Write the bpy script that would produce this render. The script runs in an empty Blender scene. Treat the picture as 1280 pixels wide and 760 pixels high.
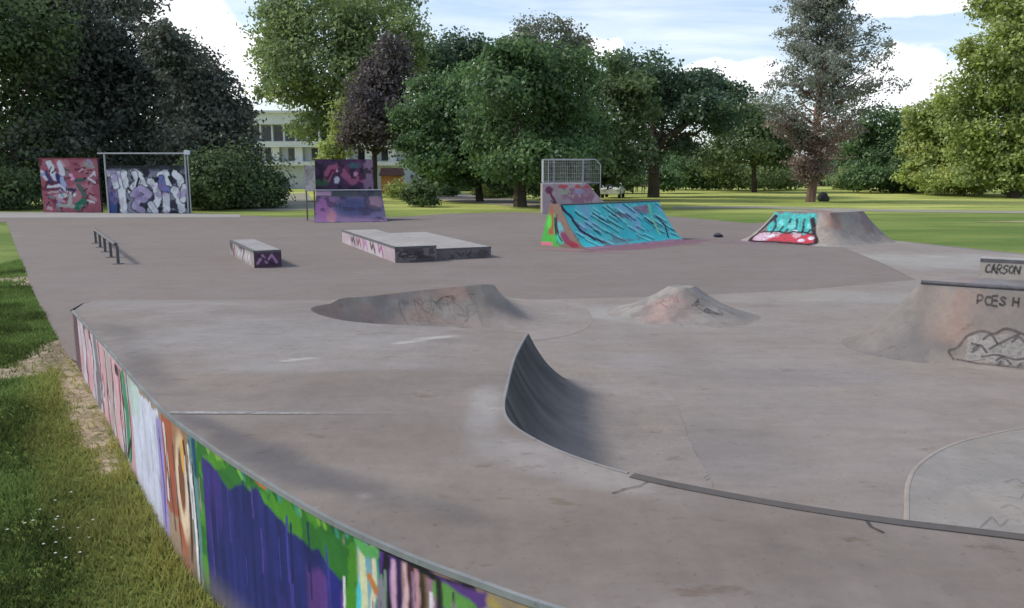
import bpy, math, random
import numpy as np
from mathutils import Vector
from mathutils.geometry import delaunay_2d_cdt

random.seed(7)
RNG = np.random.default_rng(11)
SC = bpy.context.scene
COL = SC.collection
H_CAM, PITCH, F = 2.35, math.radians(9.48), 1000.0

# ------------------------------------------------------------------ helpers
def at(px, py, z=0.0):
    """point of the horizontal level z that the photograph shows at px, py"""
    u, v = (px - 640) / F, (380 - py) / F
    dy = math.cos(PITCH) + v * math.sin(PITCH)
    dz = -math.sin(PITCH) + v * math.cos(PITCH)
    t = (z - H_CAM) / dz
    return (u * t, dy * t, z)

def up(px, py, Y):
    """point at distance Y"""
    u, v = (px - 640) / F, (380 - py) / F
    dy = math.cos(PITCH) + v * math.sin(PITCH)
    dz = -math.sin(PITCH) + v * math.cos(PITCH)
    t = Y / dy
    return (u * t, Y, H_CAM + dz * t)

def tag(o, label=None, cat=None, group=None, kind=None):
    if label: o['label'] = label
    if cat: o['category'] = cat
    if group: o['group'] = group
    if kind: o['kind'] = kind
    return o

def empty(name, loc, label, cat, group=None, rz=0.0):
    o = bpy.data.objects.new(name, None)
    o.empty_display_size = 0.2
    COL.objects.link(o)
    o.location = loc
    o.rotation_euler = (0, 0, rz)
    return tag(o, label, cat, group)

def mesh_np(name, V, Q, mat, parent=None, smooth=False, colors=None, angle=None, face_attr=None, alpha=None):
    V = np.asarray(V, dtype=np.float32).reshape(-1, 3)
    Q = np.asarray(Q, dtype=np.int32)
    n = Q.shape[1]
    me = bpy.data.meshes.new(name)
    me.vertices.add(len(V)); me.vertices.foreach_set('co', V.ravel())
    me.loops.add(Q.size); me.loops.foreach_set('vertex_index', Q.ravel())
    me.polygons.add(len(Q))
    me.polygons.foreach_set('loop_start', np.arange(0, Q.size, n, dtype=np.int32))
    me.polygons.foreach_set('loop_total', np.full(len(Q), n, dtype=np.int32))
    me.update(calc_edges=True)
    if smooth:
        me.polygons.foreach_set('use_smooth', np.ones(len(Q), dtype=bool))
        if angle: me.set_sharp_from_angle(angle=angle)
    if colors is not None:
        c = np.ones((len(V), 4), dtype=np.float32)
        c[:, :3] = colors
        if alpha is not None: c[:, 3] = alpha
        a = me.attributes.new('Col', 'FLOAT_COLOR', 'POINT')
        a.data.foreach_set('color', c.ravel())
    if face_attr is not None:
        a = me.attributes.new('rnd', 'FLOAT', 'FACE')
        a.data.foreach_set('value', np.asarray(face_attr, dtype=np.float32))
    if mat: me.materials.append(mat)
    o = bpy.data.objects.new(name, me)
    COL.objects.link(o)
    if parent: o.parent = parent
    return o

class MB:
    """collects polygons; build() links them as one mesh"""
    def __init__(s): s.v = []; s.f = []
    def poly(s, pts):
        b = len(s.v); s.v += [tuple(p) for p in pts]; s.f.append(tuple(range(b, b + len(pts))))
    def box(s, c, d, rz=0.0):
        cx, cy, cz = c; dx, dy, dz = [q / 2 for q in d]
        ca, sa = math.cos(rz), math.sin(rz); b = len(s.v)
        for z in (-dz, dz):
            for x, y in ((-dx, -dy), (dx, -dy), (dx, dy), (-dx, dy)):
                s.v.append((cx + x * ca - y * sa, cy + x * sa + y * ca, cz + z))
        for q in ((0,3,2,1),(4,5,6,7),(0,1,5,4),(1,2,6,5),(2,3,7,6),(3,0,4,7)):
            s.f.append(tuple(b + i for i in q))
    def tube(s, a, b, r0, r1=None, n=8, cap=True):
        r1 = r0 if r1 is None else r1
        a, b = Vector(a), Vector(b); d = (b - a)
        if d.length < 1e-6: return
        d.normalize()
        x = d.orthogonal().normalized(); y = d.cross(x)
        k = len(s.v)
        for p, r in ((a, r0), (b, r1)):
            for i in range(n):
                t = 2 * math.pi * i / n
                s.v.append(tuple(p + x * (r * math.cos(t)) + y * (r * math.sin(t))))
        for i in range(n):
            j = (i + 1) % n
            s.f.append((k + i, k + j, k + n + j, k + n + i))
        if cap:
            s.f.append(tuple(k + i for i in reversed(range(n)))); s.f.append(tuple(k + n + i for i in range(n)))
    def prism(s, prof, p0, u, w, L):
        """profile [(a,z)] in the plane of w and z, pushed along u by L"""
        n = len(prof); k = len(s.v)
        for t in (0, L):
            for a, z in prof:
                s.v.append((p0[0] + w[0] * a + u[0] * t, p0[1] + w[1] * a + u[1] * t, p0[2] + z))
        for i in range(n):
            j = (i + 1) % n
            s.f.append((k + i, k + j, k + n + j, k + n + i))
        s.f.append(tuple(k + i for i in reversed(range(n)))); s.f.append(tuple(k + n + i for i in range(n)))
    def ellipsoid(s, c, r, nu=12, nv=8):
        k = len(s.v)
        for i in range(nv + 1):
            t = math.pi * i / nv
            for j in range(nu):
                p = 2 * math.pi * j / nu
                s.v.append((c[0] + r[0]*math.sin(t)*math.cos(p), c[1] + r[1]*math.sin(t)*math.sin(p), c[2] + r[2]*math.cos(t)))
        for i in range(nv):
            for j in range(nu):
                j2 = (j + 1) % nu
                s.f.append((k+i*nu+j, k+(i+1)*nu+j, k+(i+1)*nu+j2, k+i*nu+j2))
    def build(s, name, mat, parent=None, smooth=False, bevel=0.0):
        me = bpy.data.meshes.new(name)
        me.from_pydata(s.v, [], s.f); me.update()
        import bmesh
        bm = bmesh.new(); bm.from_mesh(me)
        bmesh.ops.recalc_face_normals(bm, faces=bm.faces)
        if bevel:
            bmesh.ops.bevel(bm, geom=list(bm.edges), offset=bevel, segments=2, affect='EDGES')
        bm.to_mesh(me); bm.free()
        if smooth:
            for p in me.polygons: p.use_smooth = True
            me.set_sharp_from_angle(angle=math.radians(40))
        me.materials.append(mat)
        o = bpy.data.objects.new(name, me); COL.objects.link(o)
        if parent: o.parent = parent
        return o

# ------------------------------------------------------------------ noise
def hash2(i, j, seed):
    h = (i.astype(np.int64) * 374761393 + j.astype(np.int64) * 668265263 + seed * 1442695041) & 0x7fffffff
    h = ((h ^ (h >> 13)) * 1274126177) & 0x7fffffff
    h = h ^ (h >> 16)
    return (h & 0xffff) / 65535.0
def vnoise(x, y, seed=0):
    x = np.asarray(x, float); y = np.asarray(y, float)
    x, y = np.broadcast_arrays(x, y)
    i, j = np.floor(x), np.floor(y); fx, fy = x - i, y - j
    fx = fx * fx * (3 - 2 * fx); fy = fy * fy * (3 - 2 * fy)
    a, b, c, d = hash2(i, j, seed), hash2(i+1, j, seed), hash2(i, j+1, seed), hash2(i+1, j+1, seed)
    return (a * (1 - fx) + b * fx) * (1 - fy) + (c * (1 - fx) + d * fx) * fy
def fbm(x, y, seed=0, o=4):
    s = 0; a = .5; n = 0
    for k in range(o):
        s = s + a * vnoise(np.asarray(x) * 2**k, np.asarray(y) * 2**k, seed + k); n += a; a *= .5
    return s / n
def sstep(a, b, x):
    t = np.clip((x - a) / (b - a), 0, 1); return t * t * (3 - 2 * t)

def lin(r, g, b):
    """sRGB 0..255 to linear"""
    f = lambda c: (c/255/12.92) if c/255 <= .04045 else ((c/255 + .055)/1.055)**2.4
    return np.array([f(r), f(g), f(b)])

# ------------------------------------------------------------------ materials
def new_mat(name):
    m = bpy.data.materials.new(name); m.use_nodes = True
    nt = m.node_tree; b = nt.nodes['Principled BSDF']
    return m, nt, b
def N(nt, t, **kw):
    n = nt.nodes.new(t)
    for k, v in kw.items(): setattr(n, k, v)
    return n
def noise_node(nt, scale, detail=5, rough=.6, stretch=None, coord='Object'):
    tc = N(nt, 'ShaderNodeTexCoord'); out = tc.outputs[coord]
    if stretch:
        mp = N(nt, 'ShaderNodeMapping'); nt.links.new(out, mp.inputs[0]); mp.inputs['Scale'].default_value = stretch; out = mp.outputs[0]
    n = N(nt, 'ShaderNodeTexNoise'); n.inputs['Scale'].default_value = scale; n.inputs['Detail'].default_value = detail
    n.inputs['Roughness'].default_value = rough
    nt.links.new(out, n.inputs['Vector']); return n.outputs['Fac']
def maprange(nt, src, a, b, c, d):
    m = N(nt, 'ShaderNodeMapRange'); nt.links.new(src, m.inputs[0])
    for i, v in enumerate((a, b, c, d)): m.inputs[i + 1].default_value = v
    return m.outputs[0]
def mul_color(nt, col, fac):
    """colour socket times grey factor socket"""
    m = N(nt, 'ShaderNodeVectorMath', operation='SCALE')
    nt.links.new(col, m.inputs[0]); nt.links.new(fac, m.inputs['Scale']); return m.outputs[0]
def mathn(nt, op, a, b):
    m = N(nt, 'ShaderNodeMath', operation=op)
    for i, q in enumerate((a, b)):
        if isinstance(q, (int, float)): m.inputs[i].default_value = q
        else: nt.links.new(q, m.inputs[i])
    return m.outputs[0]

def rough_mat(name, color=None, rough=.85, scales=((1.2, .16), (14, .12), (90, .14)), bump=.25, bscale=120, spec=.3, alpha=False, speck=0, bdist=.004, cracks=0):
    """mineral or painted surface: base colour (fixed or the mesh's Col attribute) broken up by noise at several sizes"""
    m, nt, b = new_mat(name)
    if color is None:
        a = N(nt, 'ShaderNodeAttribute', attribute_name='Col'); col = a.outputs['Color']
    else:
        r = N(nt, 'ShaderNodeRGB'); r.outputs[0].default_value = (*color[:3], 1); col = r.outputs[0]
    for s, amt in scales:
        f = maprange(nt, noise_node(nt, s), .3, .7, 1 - amt, 1 + amt)
        col = mul_color(nt, col, f)
    if speck:
        v = N(nt, 'ShaderNodeTexVoronoi'); v.inputs['Scale'].default_value = speck
        tc = N(nt, 'ShaderNodeTexCoord'); nt.links.new(tc.outputs['Object'], v.inputs['Vector'])
        g = N(nt, 'ShaderNodeSeparateColor'); nt.links.new(v.outputs['Color'], g.inputs[0])
        col = mul_color(nt, col, maprange(nt, g.outputs[0], 0, 1, .8, 1.2))
    if cracks:
        v = N(nt, 'ShaderNodeTexVoronoi', feature='DISTANCE_TO_EDGE'); v.inputs['Scale'].default_value = cracks
        tc = N(nt, 'ShaderNodeTexCoord')
        nz = N(nt, 'ShaderNodeTexNoise'); nz.inputs['Scale'].default_value = 2.0; nt.links.new(tc.outputs['Object'], nz.inputs['Vector'])
        mx = N(nt, 'ShaderNodeMix', data_type='VECTOR'); mx.inputs[0].default_value = .35
        nt.links.new(tc.outputs['Object'], mx.inputs[4]); nt.links.new(nz.outputs['Color'], mx.inputs[5])
        nt.links.new(mx.outputs[1], v.inputs['Vector'])
        line = maprange(nt, v.outputs['Distance'], 0, .012, .0, 1)
        gate = maprange(nt, noise_node(nt, .5), .48, .6, 0, 1)
        k = mathn(nt, 'MAXIMUM', line, gate)
        col = mul_color(nt, col, maprange(nt, k, 0, 1, .62, 1))
    nt.links.new(col, b.inputs['Base Color'])
    b.inputs['Roughness'].default_value = rough
    b.inputs['Specular IOR Level'].default_value = spec
    if bump:
        bp = N(nt, 'ShaderNodeBump'); bp.inputs['Strength'].default_value = bump; bp.inputs['Distance'].default_value = bdist
        nt.links.new(noise_node(nt, bscale, 4, .7), bp.inputs['Height']); nt.links.new(bp.outputs[0], b.inputs['Normal'])
    if alpha:
        a = N(nt, 'ShaderNodeAttribute', attribute_name='Col')
        f = maprange(nt, noise_node(nt, 9, 6, .7), .3, .65, .35, 1.15)
        nt.links.new(mathn(nt, 'MULTIPLY', a.outputs['Alpha'], f), b.inputs['Alpha'])
    return m

def tint(m, col, scale, lo, hi, stretch=None):
    nt = m.node_tree; b = nt.nodes['Principled BSDF']; src = b.inputs['Base Color'].links[0].from_socket
    mm = N(nt, 'ShaderNodeVectorMath', operation='MULTIPLY'); nt.links.new(src, mm.inputs[0]); mm.inputs[1].default_value = col
    x = N(nt, 'ShaderNodeMix', data_type='VECTOR'); nt.links.new(maprange(nt, noise_node(nt, scale, 7, .68, stretch), lo, hi, 0, 1), x.inputs[0])
    nt.links.new(src, x.inputs[4]); nt.links.new(mm.outputs[0], x.inputs[5]); nt.links.new(x.outputs[1], b.inputs['Base Color'])
def streaky(nt, col, amt, scale, stretch):
    return mul_color(nt, col, maprange(nt, noise_node(nt, scale, 4, .6, stretch), .3, .7, 1 - amt, 1 + amt))

M_CONC = rough_mat('cast_concrete', scales=((.5, .10), (1.6, .09), (5, .07), (22, .04)), bump=.12, bscale=90, rough=.9)
# wheel-polished streaks running with the traffic
def add_streaks(m, amt, scale, stretch):
    nt = m.node_tree; b = nt.nodes['Principled BSDF']
    src = b.inputs['Base Color'].links[0].from_socket
    nt.links.new(streaky(nt, src, amt, scale, stretch), b.inputs['Base Color'])
add_streaks(M_CONC, .04, 1.6, (1, 6, 1))
add_streaks(M_CONC, .03, 3.0, (5, 1, 1))
M_FLOORC = rough_mat('bowl_floor_concrete', scales=((.35, .08), (1.5, .07), (7, .05), (30, .04)), bump=.1, bscale=90, rough=.9)
add_streaks(M_FLOORC, .06, 1.2, (1, 5, 1))
M_ASPH = rough_mat('worn_asphalt', color=(.190, .160, .143), scales=((.22, .06), (1.3, .05), (7, .05), (40, .08)), bump=.3, bscale=120, rough=.92)
add_streaks(M_ASPH, .05, .8, (1, 4, 1))
M_PAINT = rough_mat('spray_paint', scales=((2.5, .10), (18, .10), (80, .08)), bump=.2, bscale=60, rough=.6, spec=.35)
M_SPRAY = rough_mat('overspray', scales=((2.5, .10), (18, .12)), bump=0, rough=.8, alpha=True)
M_STEEL = rough_mat('weathered_steel', color=(.11, .105, .11), scales=((6, .25), (40, .2)), bump=.1, rough=.5)
M_GALV = rough_mat('galvanised_steel', color=(.38, .39, .40), scales=((6, .15), (40, .1)), bump=.05, rough=.45)
M_TIMBER = rough_mat('grey_timber', color=(.20, .18, .15), scales=((3, .25), (25, .2)), bump=.2, rough=.85)
M_DARKPLY = rough_mat('dark_plywood', color=(.06, .055, .07), scales=((3, .25), (25, .2)), bump=.2, rough=.8)
M_BARK = rough_mat('bark', color=(.075, .058, .045), scales=((1.5, .3), (9, .3)), bump=.8, bscale=12, bdist=.05, rough=.95)
M_BARKRED = rough_mat('pine_bark', color=(.17, .105, .08), scales=((1.5, .3), (9, .3)), bump=.8, bscale=12, bdist=.05, rough=.95)
M_ROCK = rough_mat('dark_rock', color=(.05, .05, .05), scales=((3, .3), (15, .2)), bump=.8, bscale=10, bdist=.03, rough=.9)
M_WHITE = rough_mat('pale_render', color=(.70, .72, .78), scales=((.4, .08), (3, .08)), bump=.1, bscale=20, rough=.8)
M_GREYW = rough_mat('grey_render', color=(.52, .54, .60), scales=((.4, .08), (3, .08)), bump=.1, bscale=20, rough=.8)
M_ORANGE = rough_mat('orange_brick', color=(.55, .26, .11), scales=((.8, .15), (6, .15)), bump=.2, bscale=20, rough=.85)
M_ROOF = rough_mat('brown_roof', color=(.17, .09, .075), scales=((.8, .15), (6, .15)), bump=.2, bscale=20, rough=.85)
M_BRICK = rough_mat('pink_brick', color=(.38, .24, .20), scales=((.8, .15), (6, .15)), bump=.2, bscale=20, rough=.85)
def glossy(name, c, rough=.15, metal=0.0):
    m, nt, b = new_mat(name)
    r = N(nt, 'ShaderNodeRGB'); r.outputs[0].default_value = (*c, 1)
    nt.links.new(mul_color(nt, r.outputs[0], maprange(nt, noise_node(nt, 4), .3, .7, .92, 1.08)), b.inputs['Base Color'])
    b.inputs['Roughness'].default_value = rough; b.inputs['Metallic'].default_value = metal
    return m
M_GLASS = glossy('dark_window_glass', (.025, .03, .035), .08)
M_CARW = glossy('white_car_paint', (.75, .75, .76), .25)
M_TYRE = glossy('black_rubber', (.02, .02, .02), .8)
M_LAMP = glossy('headlight_lens', (.7, .7, .65), .1)
M_SKIN = glossy('skin', (.45, .27, .2), .6)
M_SHIRTW = glossy('cream_cloth', (.6, .56, .5), .9)
M_SHIRTO = glossy('orange_cloth', (.5, .12, .04), .9)
M_PANTS = glossy('dark_cloth', (.04, .04, .06), .9)
M_HAIR = glossy('dark_hair', (.03, .02, .015), .7)

def leaf_mat(name, c, var=.35, trans=.35, hue2=None):
    m, nt, b = new_mat(name)
    nt.nodes.remove(b)
    a = N(nt, 'ShaderNodeAttribute', attribute_name='rnd')
    mx = N(nt, 'ShaderNodeMix', data_type='RGBA')
    c2 = hue2 if hue2 is not None else (c[0] * 1.7 + .01, c[1] * 1.35 + .01, c[2] * 1.1)
    mx.inputs[6].default_value = (c[0] * (1 - var), c[1] * (1 - var), c[2] * (1 - var * .6), 1)
    mx.inputs[7].default_value = (*c2, 1)
    nt.links.new(a.outputs['Fac'], mx.inputs[0])
    col = mul_color(nt, mx.outputs[2], maprange(nt, noise_node(nt, .45, 3), .35, .65, .75, 1.25))
    d = N(nt, 'ShaderNodeBsdfDiffuse'); t = N(nt, 'ShaderNodeBsdfTranslucent'); g = N(nt, 'ShaderNodeBsdfGlossy')
    g.inputs['Roughness'].default_value = .55
    nt.links.new(col, d.inputs[0]); nt.links.new(col, t.inputs[0])
    ms = N(nt, 'ShaderNodeMixShader'); ms.inputs[0].default_value = trans
    nt.links.new(d.outputs[0], ms.inputs[1]); nt.links.new(t.outputs[0], ms.inputs[2])
    m2 = N(nt, 'ShaderNodeMixShader'); m2.inputs[0].default_value = .035
    nt.links.new(ms.outputs[0], m2.inputs[1]); nt.links.new(g.outputs[0], m2.inputs[2])
    nt.links.new(m2.outputs[0], nt.nodes['Material Output'].inputs['Surface'])
    return m

# ------------------------------------------------------------------ geometry tools
def seg_dist(P, L):
    """distance of points P (n,2) to polyline L (m,2) and nearest point on it"""
    best = np.full(len(P), 1e9); near = np.zeros((len(P), 2))
    for a, b in zip(L[:-1], L[1:]):
        d = b - a; q = max((d @ d), 1e-12)
        t = np.clip(((P - a) @ d) / q, 0, 1)
        n = a + t[:, None] * d
        r = np.hypot(*(P - n).T)
        k = r < best
        best[k] = r[k]; near[k] = n[k]
    return best, near
def inside(P, poly):
    x, y = P[:, 0], P[:, 1]; c = np.zeros(len(P), bool)
    n = len(poly)
    for i in range(n):
        x1, y1 = poly[i]; x2, y2 = poly[(i + 1) % n]
        k = ((y1 > y) != (y2 > y)) & (x < (x2 - x1) * (y - y1) / ((y2 - y1) if y2 != y1 else 1e-12) + x1)
        c ^= k
    return c
def spline(pts, step):
    """Catmull-Rom through pts, resampled"""
    P = np.array(pts, float); out = []
    E = np.vstack([2 * P[0] - P[1], P, 2 * P[-1] - P[-2]])
    for i in range(1, len(E) - 2):
        p0, p1, p2, p3 = E[i-1:i+3]
        n = max(2, int(np.hypot(*(p2 - p1)[:2]) / step))
        for t in np.linspace(0, 1, n, endpoint=False):
            out.append(.5 * ((2*p1) + (-p0+p2)*t + (2*p0-5*p1+4*p2-p3)*t*t + (-p0+3*p1-3*p2+p3)*t**3))
    out.append(P[-1]); return np.array(out)
def tin(points, edges, keep):
    """conforming triangulation of 2D points with constrained edges; keep(centroids) picks the faces"""
    r = delaunay_2d_cdt([Vector((float(a), float(b))) for a, b in points], [tuple(map(int, e)) for e in edges], [], 0, 1e-6)
    V = np.array([(v.x, v.y) for v in r[0]])
    T = np.array([t for t in r[2] if len(t) == 3], dtype=np.int32)
    c = V[T].mean(1)
    T = T[keep(c)]
    a, b, c3 = V[T[:, 0]], V[T[:, 1]], V[T[:, 2]]
    area = (b[:, 0]-a[:, 0])*(c3[:, 1]-a[:, 1]) - (b[:, 1]-a[:, 1])*(c3[:, 0]-a[:, 0])
    T[area < 0] = T[area < 0][:, ::-1]
    T = T[np.abs(area) > 1e-9]
    return V, T
def compact(V, T):
    u, inv = np.unique(T, return_inverse=True)
    return V[u], inv.reshape(T.shape).astype(np.int32), u
def sheet(name, poly, z, mat, kind='structure', label=None, cat=None):
    from mathutils.geometry import tessellate_polygon
    v = [Vector((p[0], p[1], z)) for p in poly]
    t = tessellate_polygon([v])
    me = bpy.data.meshes.new(name); me.from_pydata(v, [], t); me.update()
    me.materials.append(mat)
    if me.polygons and sum(p.normal.z for p in me.polygons) < 0: me.flip_normals()
    o = bpy.data.objects.new(name, me); COL.objects.link(o)
    if kind: o['kind'] = kind
    return tag(o, label, cat)

class Canvas:
    """paint on a w x h metre surface, sampled on a grid (row 0 = bottom)"""
    def __init__(s, w, h, res, base):
        s.nx, s.ny = max(2, int(w / res)) + 1, max(2, int(h / res)) + 1
        s.w, s.h = w, h
        s.X, s.Y = np.meshgrid(np.linspace(0, w, s.nx), np.linspace(0, h, s.ny))
        s.c = np.zeros((s.ny, s.nx, 3)); s.c[:] = base
        s.a = np.ones((s.ny, s.nx))
    def mix(s, m, color, alpha=None):
        m = np.clip(m, 0, 1)[..., None]; s.c = s.c * (1 - m) + np.asarray(color) * m
    def wob(s, amt=.03, sc=4, seed=1):
        return s.X + amt * (fbm(s.X * sc, s.Y * sc, seed) - .5) * 2, s.Y + amt * (fbm(s.X * sc, s.Y * sc, seed + 9) - .5) * 2
    def stroke(s, pts, r, color, soft=.01, wob=.0, seed=1):
        X, Y = s.wob(wob, 5, seed) if wob else (s.X, s.Y)
        P = np.stack([X.ravel(), Y.ravel()], 1)
        d, _ = seg_dist(P, np.array(pts, float))
        s.mix((1 - sstep(r - soft, r + soft, d)).reshape(s.X.shape), color)
    def blob(s, cx, cy, rx, ry, color, soft=.15, wob=.05, seed=1):
        X, Y = s.wob(wob, 5, seed)
        d = np.hypot((X - cx) / rx, (Y - cy) / ry)
        s.mix(1 - sstep(1 - soft, 1 + soft, d), color)
    def rect(s, x0, x1, y0, y1, color, soft=.02, wob=.03, seed=1, sc=4):
        X, Y = s.wob(wob, sc, seed)
        m = sstep(x0 - soft, x0 + soft, X) * (1 - sstep(x1 - soft, x1 + soft, X)) * sstep(y0 - soft, y0 + soft, Y) * (1 - sstep(y1 - soft, y1 + soft, Y))
        s.mix(m, color)
    def noise(s, color, thr, sc=5, seed=3, soft=.06, sy=1.0, amt=1.0):
        s.mix(sstep(thr - soft, thr + soft, fbm(s.X * sc, s.Y * sc * sy, seed)) * amt, color)
    def letters(s, text, x, y, h, w, r, color, gap=.25, slant=0.0):
        for ch in text:
            for st in GLYPH.get(ch, []):
                s.stroke([(x + (p[0] + slant * p[1]) * w, y + p[1] * h) for p in st], r, color, soft=r * .5)
            x += w * (1 + gap)
    def build(s, name, pos, mat, parent=None, smooth=True, alpha=False):
        """pos(X, Y) -> (n,3) world points"""
        V = pos(s.X.ravel(), s.Y.ravel())
        i = np.arange(s.nx * s.ny).reshape(s.ny, s.nx)
        Q = np.stack([i[:-1, :-1], i[:-1, 1:], i[1:, 1:], i[1:, :-1]], -1).reshape(-1, 4)
        return mesh_np(name, V, Q, mat, parent, smooth, s.c.reshape(-1, 3), alpha=s.a.ravel() if alpha else None)
GLYPH = {
 'C': [[(1,.85),(.6,1),(.2,.85),(0,.5),(.2,.15),(.6,0),(1,.15)]],
 'A': [[(0,0),(.5,1),(1,0)],[(.2,.4),(.8,.4)]],
 'R': [[(0,0),(0,1),(.8,.95),(.9,.7),(.7,.5),(0,.45)],[(.4,.45),(1,0)]],
 'S': [[(1,.85),(.5,1),(.1,.8),(.3,.55),(.8,.45),(.95,.2),(.5,0),(0,.12)]],
 'O': [[(.5,1),(.1,.8),(0,.5),(.15,.15),(.5,0),(.85,.15),(1,.5),(.9,.8),(.5,1)]],
 'N': [[(0,0),(0,1),(1,0),(1,1)]],
 'P': [[(0,0),(0,1),(.8,.95),(.9,.7),(.7,.5),(0,.45)]],
 'E': [[(1,1),(0,1),(0,0),(1,0)],[(0,.5),(.8,.5)]],
 'H': [[(0,0),(0,1)],[(1,0),(1,1)],[(0,.5),(1,.5)]],
 'I': [[(.5,0),(.5,1)]], 'T': [[(.5,0),(.5,1)],[(0,1),(1,1)]], 'M': [[(0,0),(.1,1),(.5,.4),(.9,1),(1,0)]],
}
BLACK, WHITE = lin(28, 26, 34), lin(215, 215, 225)

# ------------------------------------------------------------------ ground
def grass_z(x, y):
    return np.where(y < 11, -.0417 * (11 - y), 0) * sstep(14, 2, x) - .012
gx = np.concatenate([np.linspace(-500, -30, 20), np.arange(-29, 30, .5), np.linspace(31, 500, 20)])
gy = np.concatenate([np.linspace(-60, 0, 10), np.arange(.5, 30, .5), np.arange(31, 130, 3), np.linspace(140, 900, 14)])
GX, GY = np.meshgrid(gx, gy)
V = np.stack([GX, GY, grass_z(GX, GY) - sstep(135, 400, GY) * 3], -1).reshape(-1, 3)
i = np.arange(len(gx) * len(gy)).reshape(len(gy), len(gx))
Q = np.stack([i[:-1, :-1], i[:-1, 1:], i[1:, 1:], i[1:, :-1]], -1).reshape(-1, 4)
m, nt, b = new_mat('turf')
def mixc(nt, fac, c1, c2):
    x = N(nt, 'ShaderNodeMix', data_type='RGBA')
    if isinstance(fac, float): x.inputs[0].default_value = fac
    else: nt.links.new(fac, x.inputs[0])
    for k, c in ((6, c1), (7, c2)):
        if isinstance(c, tuple): x.inputs[k].default_value = (*c, 1)
        else: nt.links.new(c, x.inputs[k])
    return x.outputs[2]
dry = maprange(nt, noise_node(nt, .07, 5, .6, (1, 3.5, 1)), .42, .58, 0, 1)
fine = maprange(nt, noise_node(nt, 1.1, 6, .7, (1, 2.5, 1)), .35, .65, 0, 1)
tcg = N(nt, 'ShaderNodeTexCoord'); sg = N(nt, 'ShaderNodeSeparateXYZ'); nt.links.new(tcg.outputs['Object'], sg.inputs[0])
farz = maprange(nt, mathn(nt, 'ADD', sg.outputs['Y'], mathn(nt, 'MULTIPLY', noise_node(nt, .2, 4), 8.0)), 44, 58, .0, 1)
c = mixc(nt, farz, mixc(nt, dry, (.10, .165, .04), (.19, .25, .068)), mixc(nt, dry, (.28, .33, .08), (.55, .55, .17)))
c = mixc(nt, mathn(nt, 'MULTIPLY', fine, .4), c, (.20, .24, .06))
c = mul_color(nt, c, maprange(nt, noise_node(nt, 25, 4, .7), .3, .7, .75, 1.25))
nt.links.new(c, b.inputs['Base Color']); b.inputs['Roughness'].default_value = .95; b.inputs['Specular IOR Level'].default_value = .1
bp = N(nt, 'ShaderNodeBump'); bp.inputs['Strength'].default_value = .8; bp.inputs['Distance'].default_value = .06
nt.links.new(noise_node(nt, 12, 5, .7), bp.inputs['Height']); nt.links.new(bp.outputs[0], b.inputs['Normal'])
M_TURF = m
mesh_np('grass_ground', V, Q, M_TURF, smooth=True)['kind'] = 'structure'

A = lambda *p: [at(*q)[:2] for q in p]
asph = A((-120, 277), (8, 278), (28, 330), (44, 372), (68, 415), (86, 447)) + [(-5.3, 9.6), (-2, 5.6), (0.5, 3.2), (4, 1.6), (9, .8), (16, .8), (22, 6)] \
     + A((1330, 322), (1280, 317), (1200, 309), (1112, 300), (1098, 285), (1085, 276), (1000, 277), (935, 279), (880, 274), (835, 270), (700, 266), (640, 265), (560, 267), (500, 271), (420, 272), (340, 271), (260, 267), (120, 266), (-120, 264))
sheet('asphalt_ground', asph, 0.0, M_ASPH)
# pale concrete strip along the far edge of the asphalt, left
for m_ in (M_CONC, M_FLOORC, M_ASPH):
    tint(m_, (.95, .92, .87), .5, .46, .7, (1, 1.6, 1)); tint(m_, (.80, .80, .80), 1.4, .58, .76, (1, 2.4, 1)); tint(m_, (1.10, 1.10, 1.09), 2.2, .58, .74, (1, 2.4, 1)); tint(m_, (.74, .73, .72), 7.0, .66, .76, (1, 1.5, 1)); tint(m_, (.72, .70, .69), 24.0, .60, .68); tint(m_, (1.2, 1.2, 1.18), 40.0, .64, .70); tint(m_, (.80, .74, .68), 3.2, .60, .68, (1, 1.8, 1))
M_STRIP = rough_mat('pale_concrete_strip', color=(.30, .28, .26), scales=((.5, .08), (5, .1), (60, .1)), bump=.3)
sheet('far_kerb_path', A((-120, 272.5), (120, 272), (300, 271.5), (300, 268), (120, 266), (-120, 264)), .004, M_STRIP)
# smooth lighter concrete of the bowl floor
bf = A((98, 386), (300, 378), (480, 373), (690, 374.5), (860, 370), (1010, 362), (1145, 350), (1105, 330), (1065, 314), (1038, 303)) \
   + A((1104, 299), (1200, 310.5), (1280, 318.5), (1330, 323)) + [(21.5, 6), (15.6, 1.2), (9, 1.2), (4, 2), (.6, 3.4), (-2, 5.8), (-5.2, 9.9)]
bf = np.array(bf)
NEARPTS = []
xs = np.arange(-9, 24, .16); ys = np.arange(1, 27, .16)
PX, PY = np.meshgrid(xs, ys); P = np.stack([PX.ravel(), PY.ravel()], 1)
P = P[inside(P, bf)]
ring = np.vstack([bf, bf[:1]])
d, _ = seg_dist(P, ring); P = P[d > .06]
ringp = spline(bf, .25) if False else np.vstack([np.linspace(a, b, max(2, int(np.hypot(*(b-a)) / .2)), endpoint=False) for a, b in zip(ring[:-1], ring[1:])])
pts = np.vstack([ringp, P]); n = len(ringp)
V2, T = tin(pts, [(k, (k + 1) % n) for k in range(n)], lambda c: inside(c, bf))
fcol = np.ones((len(V2), 1)) * np.array([.240, .208, .186])
x, y = V2[:, 0], V2[:, 1]
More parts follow.
